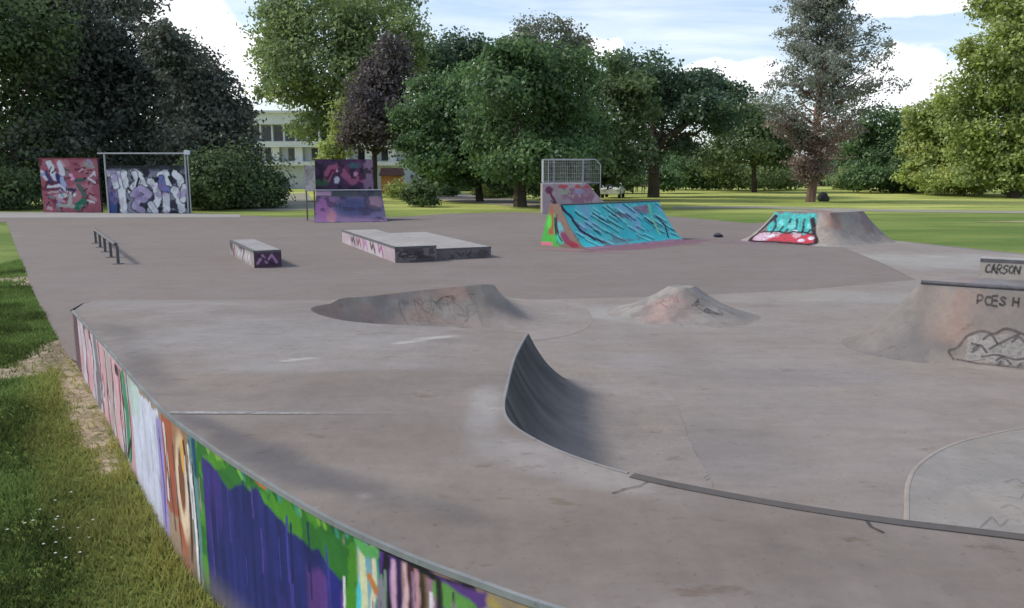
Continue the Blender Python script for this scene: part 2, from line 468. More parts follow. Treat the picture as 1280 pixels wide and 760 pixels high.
def stain(x, y, p, r, col, amt, tgt, ang=0.0, seed=5):
    """soft-edged old stain of radii r (m) round the point p"""
    ca, sa = math.cos(ang), math.sin(ang)
    dx, dy = x - p[0], y - p[1]
    u, v = (dx * ca + dy * sa) / r[0], (-dx * sa + dy * ca) / r[1]
    w = np.hypot(u, v) + (fbm(x * 1.7, y * 1.7, seed) - .5) * .9
    k = (1 - sstep(.35, 1.1, w))[:, None] * amt
    return tgt * (1 - k) + np.array(col) * k
PALE = np.array([.30, .285, .262])
fcol = stain(x, y, at(830, 392), (1.7, 1.0), PALE, .75, fcol)
fcol = stain(x, y, at(760, 390), (.8, .7), PALE, .5, fcol)
fcol = stain(x, y, at(1180, 325), (4.5, 2.4), PALE, .7, fcol)
fcol = stain(x, y, at(1060, 372), (3.0, .9), PALE, .45, fcol)
fcol = stain(x, y, at(1110, 300), (2.0, 1.5), np.array([.31, .28, .24]), .6, fcol)
fcol = stain(x, y, at(1240, 450), (1.6, .8), (.26, .235, .19), .5, fcol)
fcol = stain(x, y, at(900, 560), (1.0, .8), (.19, .172, .166), .6, fcol)
fcol = stain(x, y, at(1000, 470), (1.8, .5), (.185, .17, .168), .5, fcol)
fcol = stain(x, y, at(760, 450), (1.3, .6), (.25, .23, .22), .5, fcol)
fcol = stain(x, y, at(740, 560), (.9, .45), (.15, .14, .14), .6, fcol)
o = mesh_np('bowl_floor', np.column_stack([V2, np.full(len(V2), .004)]), T, M_FLOORC, colors=fcol); o['kind'] = 'structure'

# paths beyond the asphalt
M_PATH = rough_mat('gravel_path', color=(.33, .28, .22), scales=((.3, .1), (3, .1), (40, .15)), bump=.4)
M_PATHG = rough_mat('grey_park_path', color=(.27, .26, .19), scales=((.3, .1), (3, .1), (40, .15)), bump=.4)
sheet('park_path', A((500, 240), (560, 241), (600, 244), (680, 253), (740, 256), (740, 260.5), (640, 257.5), (585, 253), (545, 249), (505, 249)), .004, M_PATH)
sheet('lawn_path', A((842, 261), (950, 260.5), (1100, 264.5), (1400, 268.5), (1400, 265), (1100, 261.5), (950, 257.6), (842, 258.3)), .004, M_PATHG)
sheet('side_path', A((345, 243), (384, 241), (400, 262), (350, 264), (300, 262)), .004, M_PATHG)
sheet('forecourt', A((470, 231), (640, 231), (640, 234), (470, 235)), .004, M_PATHG)
sheet('worn_track', A((1215, 277.5), (1400, 279.5), (1400, 276.3), (1300, 275.5)), .004, rough_mat('dry_turf', color=(.30, .27, .13), scales=((.8, .2), (9, .2)), bump=.4))
# bare earth worn into the grass beside the wall
M_EARTH = rough_mat('bare_earth', scales=((1.2, .15), (9, .15), (60, .2)), bump=.5, alpha=True)
def earth(name, pts, w, res=.06):
    pts = np.array(pts, float)
    lo, hi = pts[:, :2].min(0) - w * 1.6, pts[:, :2].max(0) + w * 1.6
    X, Y = np.meshgrid(np.arange(lo[0], hi[0], res), np.arange(lo[1], hi[1], res))
    P = np.stack([X.ravel(), Y.ravel()], 1)
    d, _ = seg_dist(P, pts[:, :2])
    d = d / w + (fbm(P[:, 0] * 1.6, P[:, 1] * 1.6, 8) - .5) * 1.1
    al = 1 - sstep(.35, 1.05, d)
    i = np.arange(X.size).reshape(X.shape)
    Q = np.stack([i[:-1, :-1], i[:-1, 1:], i[1:, 1:], i[1:, :-1]], -1).reshape(-1, 4)
    Q = Q[al[Q].max(1) > .02]
    V = np.column_stack([P, grass_z(P[:, 0], P[:, 1]) + .008])
    V, Q, u = compact(V, Q)
    mesh_np(name, V, Q, M_EARTH, colors=np.tile(np.array([.36, .28, .19]), (len(V), 1)), alpha=al[u])['kind'] = 'structure'
def gat(px, py):
    z = -.1
    for _ in range(6):
        p = at(px, py, z); z = float(grass_z(np.array(p[0]), np.array(p[1])))
    return np.array([p[0], p[1], z])
EARTH = [([gat(-60, 352), gat(20, 350), gat(48, 352)], .8), ([gat(-40, 470), gat(40, 466), gat(75, 430)], .3),
         ([gat(76, 432), gat(92, 478), gat(112, 525), gat(138, 590)], .19)]
for pts, w in EARTH: earth('bare_earth', pts, w)

# ------------------------------------------------------------------ raised platform with its pit
WALLP = [at(px, py, z) for px, py, z in ((90, 388, .634), (110, 410, .66), (130, 431, .685), (165, 472, .72), (205, 515, .75), (250, 549, .75), (300, 583, .75), (400, 643, .75), (500, 690, .75), (600, 728, .75), (700, 762, .75))]
WALLP += [(.75, 2.42, .75), (1.6, 2.0, .75), (3.2, 1.45, .75), (7, .6, .75)]
WALL = spline(WALLP, .03)
lipA = [(7, 1.9), (4, 2.76), (2.28, 3.33), (1.7, 3.52), (1.18, 3.75), (.68, 4.04), (.33, 4.36), (.1, 4.70), (-.02, 5.0), (-.055, 5.35), (-.035, 5.9), (.02, 6.9), (.10, 7.7), (.17, 8.28)]
lipB = [(.17, 8.28), (-.15, 8.47), (-.89, 8.70), (-1.5, 8.86), (-2.0, 9.16), (-2.42, 9.7), (-2.62, 10.3), (-2.6, 10.75), (-2.39, 11.2), (-1.9, 11.7), (-1.2, 12.05), (-.6, 12.2), (-.38, 12.32), (-.28, 12.6), (-.26, 13.4), (-.26, 14.55)]
LA, LB = spline(lipA, .03), spline(lipB, .03)
LIP = np.vstack([LA, LB[1:]])
R_T = 1.45
PW = 4.8
def deckH(P):
    x, y = P[:, 0], P[:, 1]
    B = np.interp(y, [0, 5.1, 5.5, 9.8, 11, 14.6], [.75, .75, .742, .615, .52, 0.0])
    a, b_ = np.array([-2.45, 11.2]), np.array([-.48, 12.15])
    d = b_ - a; L = np.hypot(*d); d = d / L; nrm = np.array([-d[1], d[0]])
    s = (P - a) @ d; q = (P - a) @ nrm
    Rr = .585 + .065 * sstep(0, 1.6, s) - .27 * np.clip(q, 0, None) - np.where(s < 0, -s * .25, 0) - .02
    return np.where(q > -.25, np.maximum(B, Rr), B)
backL = [at(100, 384)[:2], at(300, 378)[:2], at(480, 373)[:2]]
backpts = [(-.26, 14.55), tuple(backL[2]), tuple(backL[1]), (-7.4, 13.9)]
side = [(-7.4, 13.9), (-6.3, 11.8), tuple(WALL[0][:2])]
def dens(L, s):
    L = np.array(L, float); return np.vstack([np.linspace(a, b, max(2, int(np.hypot(*(b-a)) / s)), endpoint=False) for a, b in zip(L[:-1], L[1:])])
loop = np.vstack([WALL[:-1, :2], dens([WALL[-1, :2], LIP[0]], .1), LIP[:-1], dens(backpts, .15), dens(side, .12)])
DECK = loop
crease = np.stack([np.linspace(-2.2, -.12, 30), np.full(30, 5.1)], 1)
def graded():
    out = []
    for (x0, x1, y0, y1, s) in ((-9, 8, 0, 16, .12), (-3.2, 1.6, 2.4, 9.5, .06), (-3.6, 1.4, 8.3, 14, .07)):
        X, Y = np.meshgrid(np.arange(x0, x1, s), np.arange(y0, y1, s))
        out.append(np.stack([X.ravel(), Y.ravel()], 1))
    return np.vstack(out)
G = graded(); G = G + RNG.uniform(-.008, .008, G.shape)
dl, nl = seg_dist(G, LIP); ins = inside(G, DECK)
dloop, _ = seg_dist(G, np.vstack([loop, loop[:1]]))
G = G[((ins & (dloop > .03)) | (~ins & (dl < R_T + .12) & (dl > .03)))]
# extra rings close to the lip
rings = []
tan = np.gradient(LIP, axis=0); tan /= np.hypot(*tan.T)[:, None]
nr = np.stack([tan[:, 1], -tan[:, 0]], 1)
for off in (.04, .085, .14, .2, .27, .35):
    for sgn in (1, -1):
        q = LIP[::2] + nr[::2] * off * sgn
        dd, _ = seg_dist(q, LIP); qi = inside(q, DECK)
        rings.append(q[(np.abs(dd - off) < .004) & (~qi)])
pts = np.vstack([loop, G] + rings)
n = len(loop)
def keep(c):
    i_ = inside(c, DECK); d_, nn = seg_dist(c, LIP)
    return i_ | ((d_ < R_T + .1) & (d_ < seg_dist(c, WALL[::6, :2])[0]) & ~((nn[:, 0] > 6.95)) & ~((nn[:, 1] > 14.5)) & (c[:, 0] > -2.75))
V2, T = tin(pts, [(k, (k + 1) % n) for k in range(n)], keep)
dl, nl = seg_dist(V2, LIP)
ins = inside(V2, DECK) | (dl < 1e-4) | (seg_dist(V2, np.vstack([loop, loop[:1]]))[0] < 1e-4)
Hd = deckH(V2); Hn = deckH(nl)
k = np.clip(1 - dl / R_T, 0, 1)
z = np.where(ins, Hd, Hn * (k ** PW) + .0065)
z = z + np.where(ins, .004 * (fbm(V2[:, 0] * .8, V2[:, 1] * .8, 2) - .5), 0)
V3 = np.column_stack([V2, z])
cen = V2[T].mean(1); deckT = inside(cen, DECK)
platform = empty('concrete_platform', (WALLP[4][0], WALLP[4][1], 0), 'large raised grey concrete skate platform with a curved cut edge and a painted outer wall', 'skate platform')
OFF = np.array([WALLP[4][0], WALLP[4][1], 0.0])
x, y = V2[:, 0], V2[:, 1]
dc = np.ones((len(V2), 1)) * np.array([.208, .177, .157])
BLU = np.array([.245, .228, .220]); BRN = np.array([.178, .148, .129]); DRK = np.array([.10, .093, .096])
dc = stain(x, y, (-2.6, 8.2), (2.6, 2.2), BLU, .6, dc)
dc = stain(x, y, (-5.2, 11.5), (2.5, 2.0), BLU * .95, .5, dc)
dc = stain(x, y, (-1.2, 4.7), (1.5, .6), BRN, .6, dc)
dc = stain(x, y, (.2, 3.3), (1.9, .6), BRN * .9, .75, dc)
dc = stain(x, y, (2.2, 2.8), (1.8, .7), BRN * .95, .7, dc)
dc = stain(x, y, (-.9, 6.0), (1.4, .7), BRN, .45, dc)
dc = stain(x, y, (.25, 4.25), (.9, .22), BLU * 1.08, .7, dc, -.75)
dc = stain(x, y, (-.2, 5.2), (.16, .8), BLU * 1.1, .8, dc)
dl_in = seg_dist(np.stack([x, y], 1), LIP)[0]
for p, r, a_ in (((-2.0, 4.95), (.55, .14), .75), ((-1.55, 4.5), (.6, .2), .7), ((-1.2, 4.12), (.6, .2), .75), ((-.75, 3.85), (.5, .18), .6), ((-.3, 3.6), (.4, .12), .45), ((-4.2, 8.4), (.8, .2), .45), ((-3.0, 6.4), (.9, .18), .5), ((-3.5, 7.3), (.9, .16), .35)):
    dc = stain(x, y, p, r, DRK, a_, dc, -.7 if p[1] < 6 else -.95, seed=13)
dc = stain(x, y, (-1.6, 6.6), (1.2, .25), (.27, .26, .26), .35, dc)
for (p, r) in (((-.75, 8.0), (.35, .1)), ((-1.0, 7.75), (.22, .05)), ((-.95, 3.62), (.05, .03)), ((-.72, 3.8), (.04, .02)), ((-1.9, 6.9), (.2, .05))):
    dc = stain(x, y, p, r, (.42, .40, .38), .7, dc, .5)
# wall of the pit and of the near quarter: near one's shade and wheel marks painted dark, fading at the foot
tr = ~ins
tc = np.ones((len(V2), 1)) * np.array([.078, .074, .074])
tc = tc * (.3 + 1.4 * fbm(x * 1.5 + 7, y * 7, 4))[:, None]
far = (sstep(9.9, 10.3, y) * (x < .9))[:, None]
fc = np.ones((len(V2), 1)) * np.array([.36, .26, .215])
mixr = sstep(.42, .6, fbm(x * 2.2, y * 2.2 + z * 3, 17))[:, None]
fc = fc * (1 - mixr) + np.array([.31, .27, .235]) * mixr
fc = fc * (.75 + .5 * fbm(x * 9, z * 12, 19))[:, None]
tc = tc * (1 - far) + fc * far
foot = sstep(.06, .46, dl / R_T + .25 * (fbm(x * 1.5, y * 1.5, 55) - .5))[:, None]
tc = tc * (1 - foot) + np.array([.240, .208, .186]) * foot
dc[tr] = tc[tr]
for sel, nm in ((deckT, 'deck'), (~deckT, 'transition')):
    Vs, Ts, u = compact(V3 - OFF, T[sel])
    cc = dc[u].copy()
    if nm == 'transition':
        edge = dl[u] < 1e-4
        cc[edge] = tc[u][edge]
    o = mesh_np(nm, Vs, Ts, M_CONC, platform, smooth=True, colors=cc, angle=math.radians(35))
# tags scratched in pale and dark paint on the two walls (paint lies on the concrete)
def wallpt(s_idx, d_):
    p = LIP[s_idx] + nr[s_idx] * d_
    return p
def on_surface(P):
    dd, nn = seg_dist(P, LIP)
    return deckH(nn) * (np.clip(1 - dd / R_T, 0, 1) ** PW) + .0065
def ribbon(name, P, w, mat, parent, color, zf, lift=.006, alpha=1.0):
    P = np.asarray(P, float); t = np.gradient(P, axis=0); t /= np.maximum(np.hypot(*t.T), 1e-9)[:, None]
    nn = np.stack([-t[:, 1], t[:, 0]], 1)
    L_, R_ = P + nn * w / 2, P - nn * w / 2
    V = np.vstack([np.column_stack([L_, zf(L_) + lift]), np.column_stack([R_, zf(R_) + lift])])
    m_ = len(P); Q = np.array([(i, i + m_, i + m_ + 1, i + 1) for i in range(m_ - 1)])
    return mesh_np(name, V - OFF, Q, mat, parent, colors=np.tile(np.asarray(color), (len(V), 1)), alpha=np.full(len(V), alpha))
def tag_marks(name, i0, strokes, color, w, sgn, alpha=.8, dstep=.012):
    """strokes in (metres along the lip, metres down the slope)"""
    mb_V, mb_Q, al = [], [], []
    cum = np.concatenate([[0], np.cumsum(np.hypot(*np.diff(LIP, axis=0).T))])
    for st in strokes:
        st = np.array(st, float); q = dens(np.vstack([st, st[-1:] + 1e-3]), .03)
        s_ = cum[i0] + q[:, 0]
        bx = np.interp(s_, cum, LIP[:, 0]); by = np.interp(s_, cum, LIP[:, 1])
        nx = np.interp(s_, cum, nr[:, 0]); ny = np.interp(s_, cum, nr[:, 1])
        P = np.stack([bx + nx * q[:, 1] * sgn, by + ny * q[:, 1] * sgn], 1)
        t = np.gradient(P, axis=0); t /= np.maximum(np.hypot(*t.T), 1e-9)[:, None]
        nn = np.stack([-t[:, 1], t[:, 0]], 1)
        b0 = sum(len(v) for v in mb_V); m_ = len(P)
        for sd in (1, -1):
            e = P + nn * w / 2 * sd; mb_V.append(np.column_stack([e, on_surface(e) + .008]))
        mb_Q.append(np.array([(b0 + i, b0 + i + m_, b0 + i + m_ + 1, b0 + i + 1) for i in range(m_ - 1)]))
    V = np.vstack(mb_V)
    return mesh_np(name, V - OFF, np.vstack(mb_Q), M_SPRAY, platform, colors=np.tile(color, (len(V), 1)), alpha=np.full(len(V), alpha))
iA = int(np.argmin(np.hypot(LIP[:, 0] - .12, LIP[:, 1] - 4.75)))
SG = 1 if not inside(np.array([LIP[iA] + nr[iA] * .2]), DECK)[0] else -1
tag_marks('scrawl', iA, [[(0, .2), (.1, .34), (.2, .22), (.33, .4), (.3, .2), (.42, .26), (.5, .44), (.6, .22)], [(.05, .42), (.3, .5), (.62, .42)], [(.2, .15), (.42, .17), (.66, .3)]], lin(150, 150, 155), .016, SG, .75)
iB = int(np.argmin(np.hypot(LIP[:, 0] + 1.9, LIP[:, 1] - 11.72)))
rs = random.Random(4)
def scrib(n, s0, s1, d0, d1, L):
    st = [(s0, (d0 + d1) / 2)]
    for k in range(n * 2):
        st.append((min(s1, max(s0, s0 + (s1 - s0) * k / (n * 2) + rs.uniform(-L, L) * 1.5)), min(d1, max(d0, st[-1][1] + rs.uniform(-L, L) * 2.2))))
    return [spline(st, .03).tolist()]
tag_marks('dark_scrawl', iB, scrib(26, .45, 1.4, .08, .42, .05), lin(90, 82, 80), .012, SG, .28)
tag_marks('pale_scrawl', iB, scrib(16, .2, 1.4, .1, .55, .16), lin(150, 144, 136), .02, SG, .3)
# coping along the lip: pale trowelled edge, dark steel angle nearer the camera
cum = np.concatenate([[0], np.cumsum(np.hypot(*np.diff(LIP, axis=0).T))])
def coping(name, sel, w_in, w_out, mat, col, h):
    L_ = LIP[sel]; n_ = nr[sel] * SG
    rows = [(-w_in, .001), (-w_in, h), (w_out * .6, h), (w_out, h - .012), (w_out, -.05)]
    V = []
    zz = deckH(L_)
    for a_, q in rows: V.append(np.column_stack([L_ + n_ * a_, zz + q]))
    m_ = len(L_); V = np.vstack(V)
    Q = [(r * m_ + i, r * m_ + i + 1, (r + 1) * m_ + i + 1, (r + 1) * m_ + i) for r in range(len(rows) - 1) for i in range(m_ - 1)]
    mesh_np(name, V - OFF, np.array(Q), mat, platform, smooth=True, colors=np.tile(col, (len(V), 1)), angle=math.radians(50))
iC = int(np.argmin(np.hypot(LIP[:, 0] - .62, LIP[:, 1] - 4.09))); iTip = len(LA) - 1
iE = int(np.argmin(np.hypot(LIP[:, 0] + .4, LIP[:, 1] - 12.3)))
coping('coping', slice(0, iC), .055, .016, M_CONC, (.095, .085, .080), .006)
coping('trowelled_edge', slice(iC, iTip), .016, .008, M_CONC, (.22, .215, .215), .004)
# pale joint line at the crease, fading out
cr = np.stack([np.linspace(-2.3, -.4, 50), np.linspace(5.16, 5.12, 50)], 1)
o = ribbon('joint', cr, .055, M_SPRAY, platform, (.36, .35, .34), deckH, .005, 1.0)
cl = np.empty((100, 4), np.float32); o.data.attributes['Col'].data.foreach_get('color', cl.ravel()) if False else None
aa = np.concatenate([1 - sstep(.1, 1, np.linspace(0, 1, 50))] * 2)
cols = np.column_stack([np.tile((.31, .295, .28), (100, 1)), aa]).astype(np.float32)
o.data.attributes['Col'].data.foreach_set('color', cols.ravel())
# short crack / notch by the steel edge
ribbon('crack', np.array([(1.62, 3.56), (1.64, 3.5), (1.63, 3.42), (1.66, 3.36)]), .018, M_SPRAY, platform, (.05, .05, .05), deckH, .005, .8)
ribbon('crack', np.array([(.72, 3.98), (.66, 3.9), (.58, 3.86), (.5, 3.8)]), .014, M_SPRAY, platform, (.06, .06, .06), deckH, .005, .6)

# ---- outer retaining wall with its graffiti
wl = WALL[:, :2]; wcum = np.concatenate([[0], np.cumsum(np.hypot(*np.diff(wl, axis=0).T))])
Wlen = wcum[-1]
# project the wall top to find where a photo column falls along the wall
def px_of(p):
    dx, dy, dz = p[0], p[1], p[2] - H_CAM
    dep = dy * math.cos(PITCH) - dz * math.sin(PITCH)
    return 640 + F * dx / dep
wpx = np.array([px_of(p) for p in WALL])
S = lambda px: float(np.interp(px, wpx, wcum))
CH = 1.12
cv = Canvas(Wlen, CH, .0095, (.30, .25, .20))
U, Vv = cv.X, CH - cv.Y                    # Vv = metres below the top
Uw = U + .02 * (vnoise(U * 7, Vv * 3, 4) - .5) * 2
def band(p0, p1, v0, v1, col, soft=.012, wx=.02, seed=2, sx=6, alpha=1.0):
    X = U + wx * (fbm(U * sx, Vv * 3, seed) - .5) * 2; Y = Vv + wx * 2 * (fbm(U * sx * 2, Vv * 2, seed + 5) - .5) * 2
    m_ = sstep(S(p0) - soft, S(p0) + soft, X) * (1 - sstep(S(p1) - soft, S(p1) + soft, X)) * sstep(v0 - soft, v0 + soft, Y) * (1 - sstep(v1 - soft, v1 + soft, Y))
    cv.mix(m_ * alpha, col)
def wst(pts, r, col, soft=.008, wob=.02, seed=1):
    cv.stroke([(S(p) if p > 40 else p, CH - v) for p, v in pts], r, col, soft, wob, seed)
band(80, 760, -.2, 1.3, lin(150, 125, 105))
band(80, 97, -.2, 1.3, lin(85, 62, 74)); 
band(96, 166, -.2, 1.3, lin(182, 146, 154), wx=.05)
cv.noise(lin(190, 190, 195), .55, 3, 31, .04, .5, 0) 
sel = (U > S(96)) & (U < S(166))
nz = fbm(U * 2.2, Vv * 1.4, 41); cv.mix(sstep(.5, .56, nz) * sel, lin(178, 178, 186))
nz = fbm(U * 3.1, Vv * 1.8, 43); cv.mix(sstep(.60, .64, nz) * sel, lin(186, 138, 148))
nz = fbm(U * 2.6 + 4, Vv * 2.2, 45); cv.mix(sstep(.66, .7, nz) * sel, lin(120, 60, 75))
for p, c_ in ((101, lin(180, 180, 190)), (108, lin(186, 144, 156)), (117, lin(110, 110, 120)), (126, lin(192, 150, 156)), (133, lin(170, 150, 150)), (141, lin(196, 156, 162))):
    wst([(p, .1), (p + 2, .45), (p - 1, .8), (p + 1, 1.0)], .12, c_, .02, .06, int(p))
for p in (104, 112.5, 121.5, 129.5, 137, 146):
    wst([(p, .08), (p + 1.2, .3), (p - .6, .55), (p + 1, .9)], .028, lin(88, 52, 68), .012, .06, int(p))
wst([(143, .1), (145, .1)], .05, BLACK); 
wst([(152, .12), (154, .4), (153, .75)], .10, lin(52, 130, 92), .012, .04)
wst([(149, .08), (150, .5), (148.5, .9)], .03, BLACK); wst([(157, .05), (158, .5), (155, .8)], .022, lin(50, 45, 50))
wst([(150.5, .82), (156, .62)], .03, BLACK)
band(161, 197, .05, .95, lin(196, 200, 218), wx=.03)
band(160, 172, .0, .3, lin(165, 190, 175), wx=.05, alpha=.7)
for p in (168, 176, 183, 190): wst([(p, .2), (p + 2, .6), (p, .95)], .02, lin(178, 180, 205), .02)
band(193, 201, .1, .95, lin(150, 140, 190), wx=.03)
wst([(196, .25), (198, .6), (196.5, .88)], .02, lin(90, 70, 150))
band(200, 216, .0, .7, lin(156, 84, 60), wx=.03)
wst([(203, .1), (205, .35), (203, .62)], .03, lin(200, 195, 195))
wst([(207, .45), (209, .8)], .02, lin(90, 70, 70))
band(214, 234, .0, 1.2, lin(150, 110, 85), wx=.02)
cv.blob(S(223), CH - .42, .125, .36, lin(214, 190, 160), .2, .02, 3)
cv.blob(S(222), CH - .38, .06, .22, lin(120, 75, 60), .2, .02, 4)
cv.blob(S(226), CH - .2, .05, .12, lin(220, 170, 90), .2, .02, 5)
wst([(216, .75), (222, .95)], .05, lin(160, 84, 58)); wst([(219, .9), (224, 1.0)], .05, lin(165, 86, 58))
wst([(228, .1), (231, .45), (229, .9)], .02, lin(60, 45, 45)); wst([(213, .2), (214, .6), (216, .9)], .012, lin(70, 50, 50))
band(233, 244, .0, 1.2, lin(90, 130, 130), wx=.02)
wst([(234, .1), (236.5, .5), (237, 1.0)], .022, lin(225, 225, 225), .006, .03)
wst([(237, .2), (239, .6), (239, 1.0)], .012, BLACK, .006, .03)
wst([(241, .05), (242, .25)], .035, lin(30, 75, 110)); 
# green frame, deep blue field with dripping edge
band(243, 446, -.2, 1.3, lin(46, 108, 44), wx=.02)
cv.mix(sstep(.52, .6, fbm(U * 6, Vv * 6, 61)) * ((U > S(243)) & (U < S(446))) * .6, lin(84, 152, 40))
drip = .03 + .10 * fbm(U * 3.0, U * 0, 71) * 2 * (.4 + .6 * sstep(S(243), S(330), U)) + .05 * vnoise(U * 11, U * 0, 72) + .05 * sstep(S(330), S(360), U)
inb = sstep(S(249), S(249) + .03, U + .015 * (vnoise(Vv * 6, Vv * 0, 5) - .5)) * (1 - sstep(S(424), S(424) + .02, U + .03 * (vnoise(Vv * 5, Vv * 0, 6) - .5)))
m_ = inb * sstep(0, .025, Vv - drip)
blue = np.ones_like(cv.c) * lin(34, 40, 100)
vs = vnoise(U * 22, Vv * 1.3, 81)[..., None]; blue = blue * (.75 + .6 * vs)
vp = sstep(.52, .62, vnoise(U * 9, Vv * .9 + 3, 83))[..., None]; blue = blue * (1 - vp * .5) + lin(70, 48, 130) * vp * .5
pr = (sstep(S(376), S(384), U) * sstep(.12, .18, Vv - drip * .6 - .12 * vnoise(U * 8, U * 0, 12)))[..., None]
blue = blue * (1 - pr) + lin(88, 56, 124) * (.8 + .4 * vs) * pr
pr = (sstep(S(404), S(408), U) * (1 - sstep(S(421), S(424), U)) * sstep(.2, .25, Vv))[..., None]
blue = blue * (1 - pr) + lin(36, 40, 118) * pr
cv.c = cv.c * (1 - m_[..., None]) + blue * m_[..., None]
# right of the green: pale, cyan and black strokes
band(445, 474, -.2, 1.3, lin(170, 176, 150), wx=.015)
for p, c_, r_ in ((448, lin(80, 190, 200), .022), (453, lin(205, 205, 165), .03), (459, lin(110, 160, 175), .025), (463, lin(70, 60, 70), .012), (467, lin(210, 205, 180), .03), (471, lin(60, 150, 120), .02), (473, BLACK, .012)):
    wst([(p, .02), (p + 2, .2), (p - 1, .4), (p + 1, .8)], r_, c_, .006, .03, int(p))
wst([(446, .02), (456, .06), (470, .05)], .03, lin(90, 160, 90)); wst([(460, .18), (468, .24)], .02, lin(190, 120, 60))
band(474, 503, .02, 1.3, lin(84, 46, 130), wx=.012)
wst([(484, .05), (482, .2), (488, .4)], .02, BLACK); wst([(493, .06), (491, .25), (496, .5)], .016, lin(200, 160, 185)); wst([(500, .04), (497, .3)], .014, lin(45, 30, 70))
band(503, 545, .02, 1.3, lin(158, 128, 120), wx=.012)
for p, c_ in ((507, lin(205, 170, 175)), (514, lin(70, 35, 45)), (520, lin(185, 140, 150)), (527, lin(60, 45, 35)), (533, lin(110, 90, 60)), (539, lin(150, 110, 130))):
    wst([(p, .04), (p + 2, .18), (p - 1, .35), (p + 2, .6)], .024, c_, .008, .03, int(p))
wst([(478, .015), (510, .02), (545, .05), (590, .035)], .018, BLACK, .006, .01)
band(545, 608, .04, 1.3, lin(92, 60, 128), wx=.02)
cv.noise(lin(92, 60, 128), 2, 2)
wst([(550, .10), (566, .12), (580, .13)], .055, lin(96, 150, 74), .01, .03)
wst([(556, .2), (572, .26), (590, .22)], .02, lin(120, 95, 150))
wst([(546, .05), (548, .3), (550, .6)], .016, lin(40, 40, 40))
band(608, 1400, .0, 1.3, lin(150, 132, 108), wx=.02)
wst([(612, .06), (630, .1), (660, .06)], .02, lin(170, 150, 80), .02)
rw = random.Random(17)
for k in range(60):
    p_ = rw.uniform(98, 600); v_ = rw.uniform(.05, .55)
    if 246 < p_ < 424: c_ = [lin(60, 60, 140), lin(28, 32, 84), lin(84, 60, 140)][k % 3]
    else: c_ = [lin(215, 210, 215), lin(60, 50, 62), lin(150, 120, 150), lin(120, 140, 130)][k % 4]
    wst([(p_, v_), (p_ + rw.uniform(-1, 1), v_ + rw.uniform(.12, .4))], rw.uniform(.004, .011), c_, .004, .02, k)
for k in range(26):
    p_ = rw.uniform(250, 440); wst([(p_, .0), (p_ + rw.uniform(2, 7), rw.uniform(.02, .06))], .014, [lin(120, 170, 60), lin(30, 90, 40), lin(60, 140, 120)][k % 3], .008, .02, k)
wst([(318, .01), (324, .02), (331, .015)], .012, lin(190, 110, 60))
# grime and bare scuffs
cv.c *= (.82 + .36 * fbm(U * 5, Vv * 5, 91))[..., None]
sc_ = (sstep(.74, .82, fbm(U * 14, Vv * 7, 93)) * (1 - inb))[..., None]; cv.c = cv.c * (1 - sc_ * .6) + np.array([.3, .27, .24]) * sc_ * .6
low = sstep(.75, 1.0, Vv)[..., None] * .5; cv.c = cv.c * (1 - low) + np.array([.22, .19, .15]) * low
cv.c = cv.c * .95
def wallpos(X, Y):
    bx = np.interp(X, wcum, WALL[:, 0]); by = np.interp(X, wcum, WALL[:, 1]); bz = np.interp(X, wcum, WALL[:, 2])
    return np.column_stack([bx, by, bz - (CH - Y) - .003]) - OFF
cv.build('retaining_wall', wallpos, M_PAINT, platform)
# concrete cap on the wall, slightly proud of the paint
t = np.gradient(wl, axis=0); t /= np.hypot(*t.T)[:, None]; wn = np.stack([-t[:, 1], t[:, 0]], 1)
if inside(np.array([wl[100] + wn[100] * .2]), DECK)[0]: wn = -wn
rows = [(.005, -.022), (.005, .005), (-.014, .006), (-.018, -.01)]
Vc = np.vstack([np.column_stack([wl + wn * a_, WALL[:, 2] + q]) for a_, q in rows]); m_ = len(wl)
Q = [(r * m_ + i, r * m_ + i + 1, (r + 1) * m_ + i + 1, (r + 1) * m_ + i) for r in range(3) for i in range(m_ - 1)]
cc = np.ones((len(Vc), 1)) * np.array([.19, .20, .20])
cc = cc * (.75 + .5 * fbm(Vc[:, 0] * 6, Vc[:, 1] * 6, 5))[:, None]
mesh_np('wall_cap', Vc - OFF, np.array(Q), M_CONC, platform, smooth=True, colors=cc, angle=math.radians(40))
# return wall at the far side of the platform
sd = dens(np.array([(-5.53, 9.79), (-6.3, 11.8), (-7.4, 13.9), (-7.42, 13.95)]) * 1.0, .2); sd[0] = WALL[0, :2]
zz = deckH(sd); Vr = np.vstack([np.column_stack([sd, zz]), np.column_stack([sd, np.full(len(sd), -.5)])]); m_ = len(sd)
mesh_np('side_wall', Vr - OFF, np.array([(i, i + m_, i + m_ + 1, i + 1) for i in range(m_ - 1)]), M_CONC, platform, colors=np.tile((.2, .17, .17), (len(Vr), 1)))

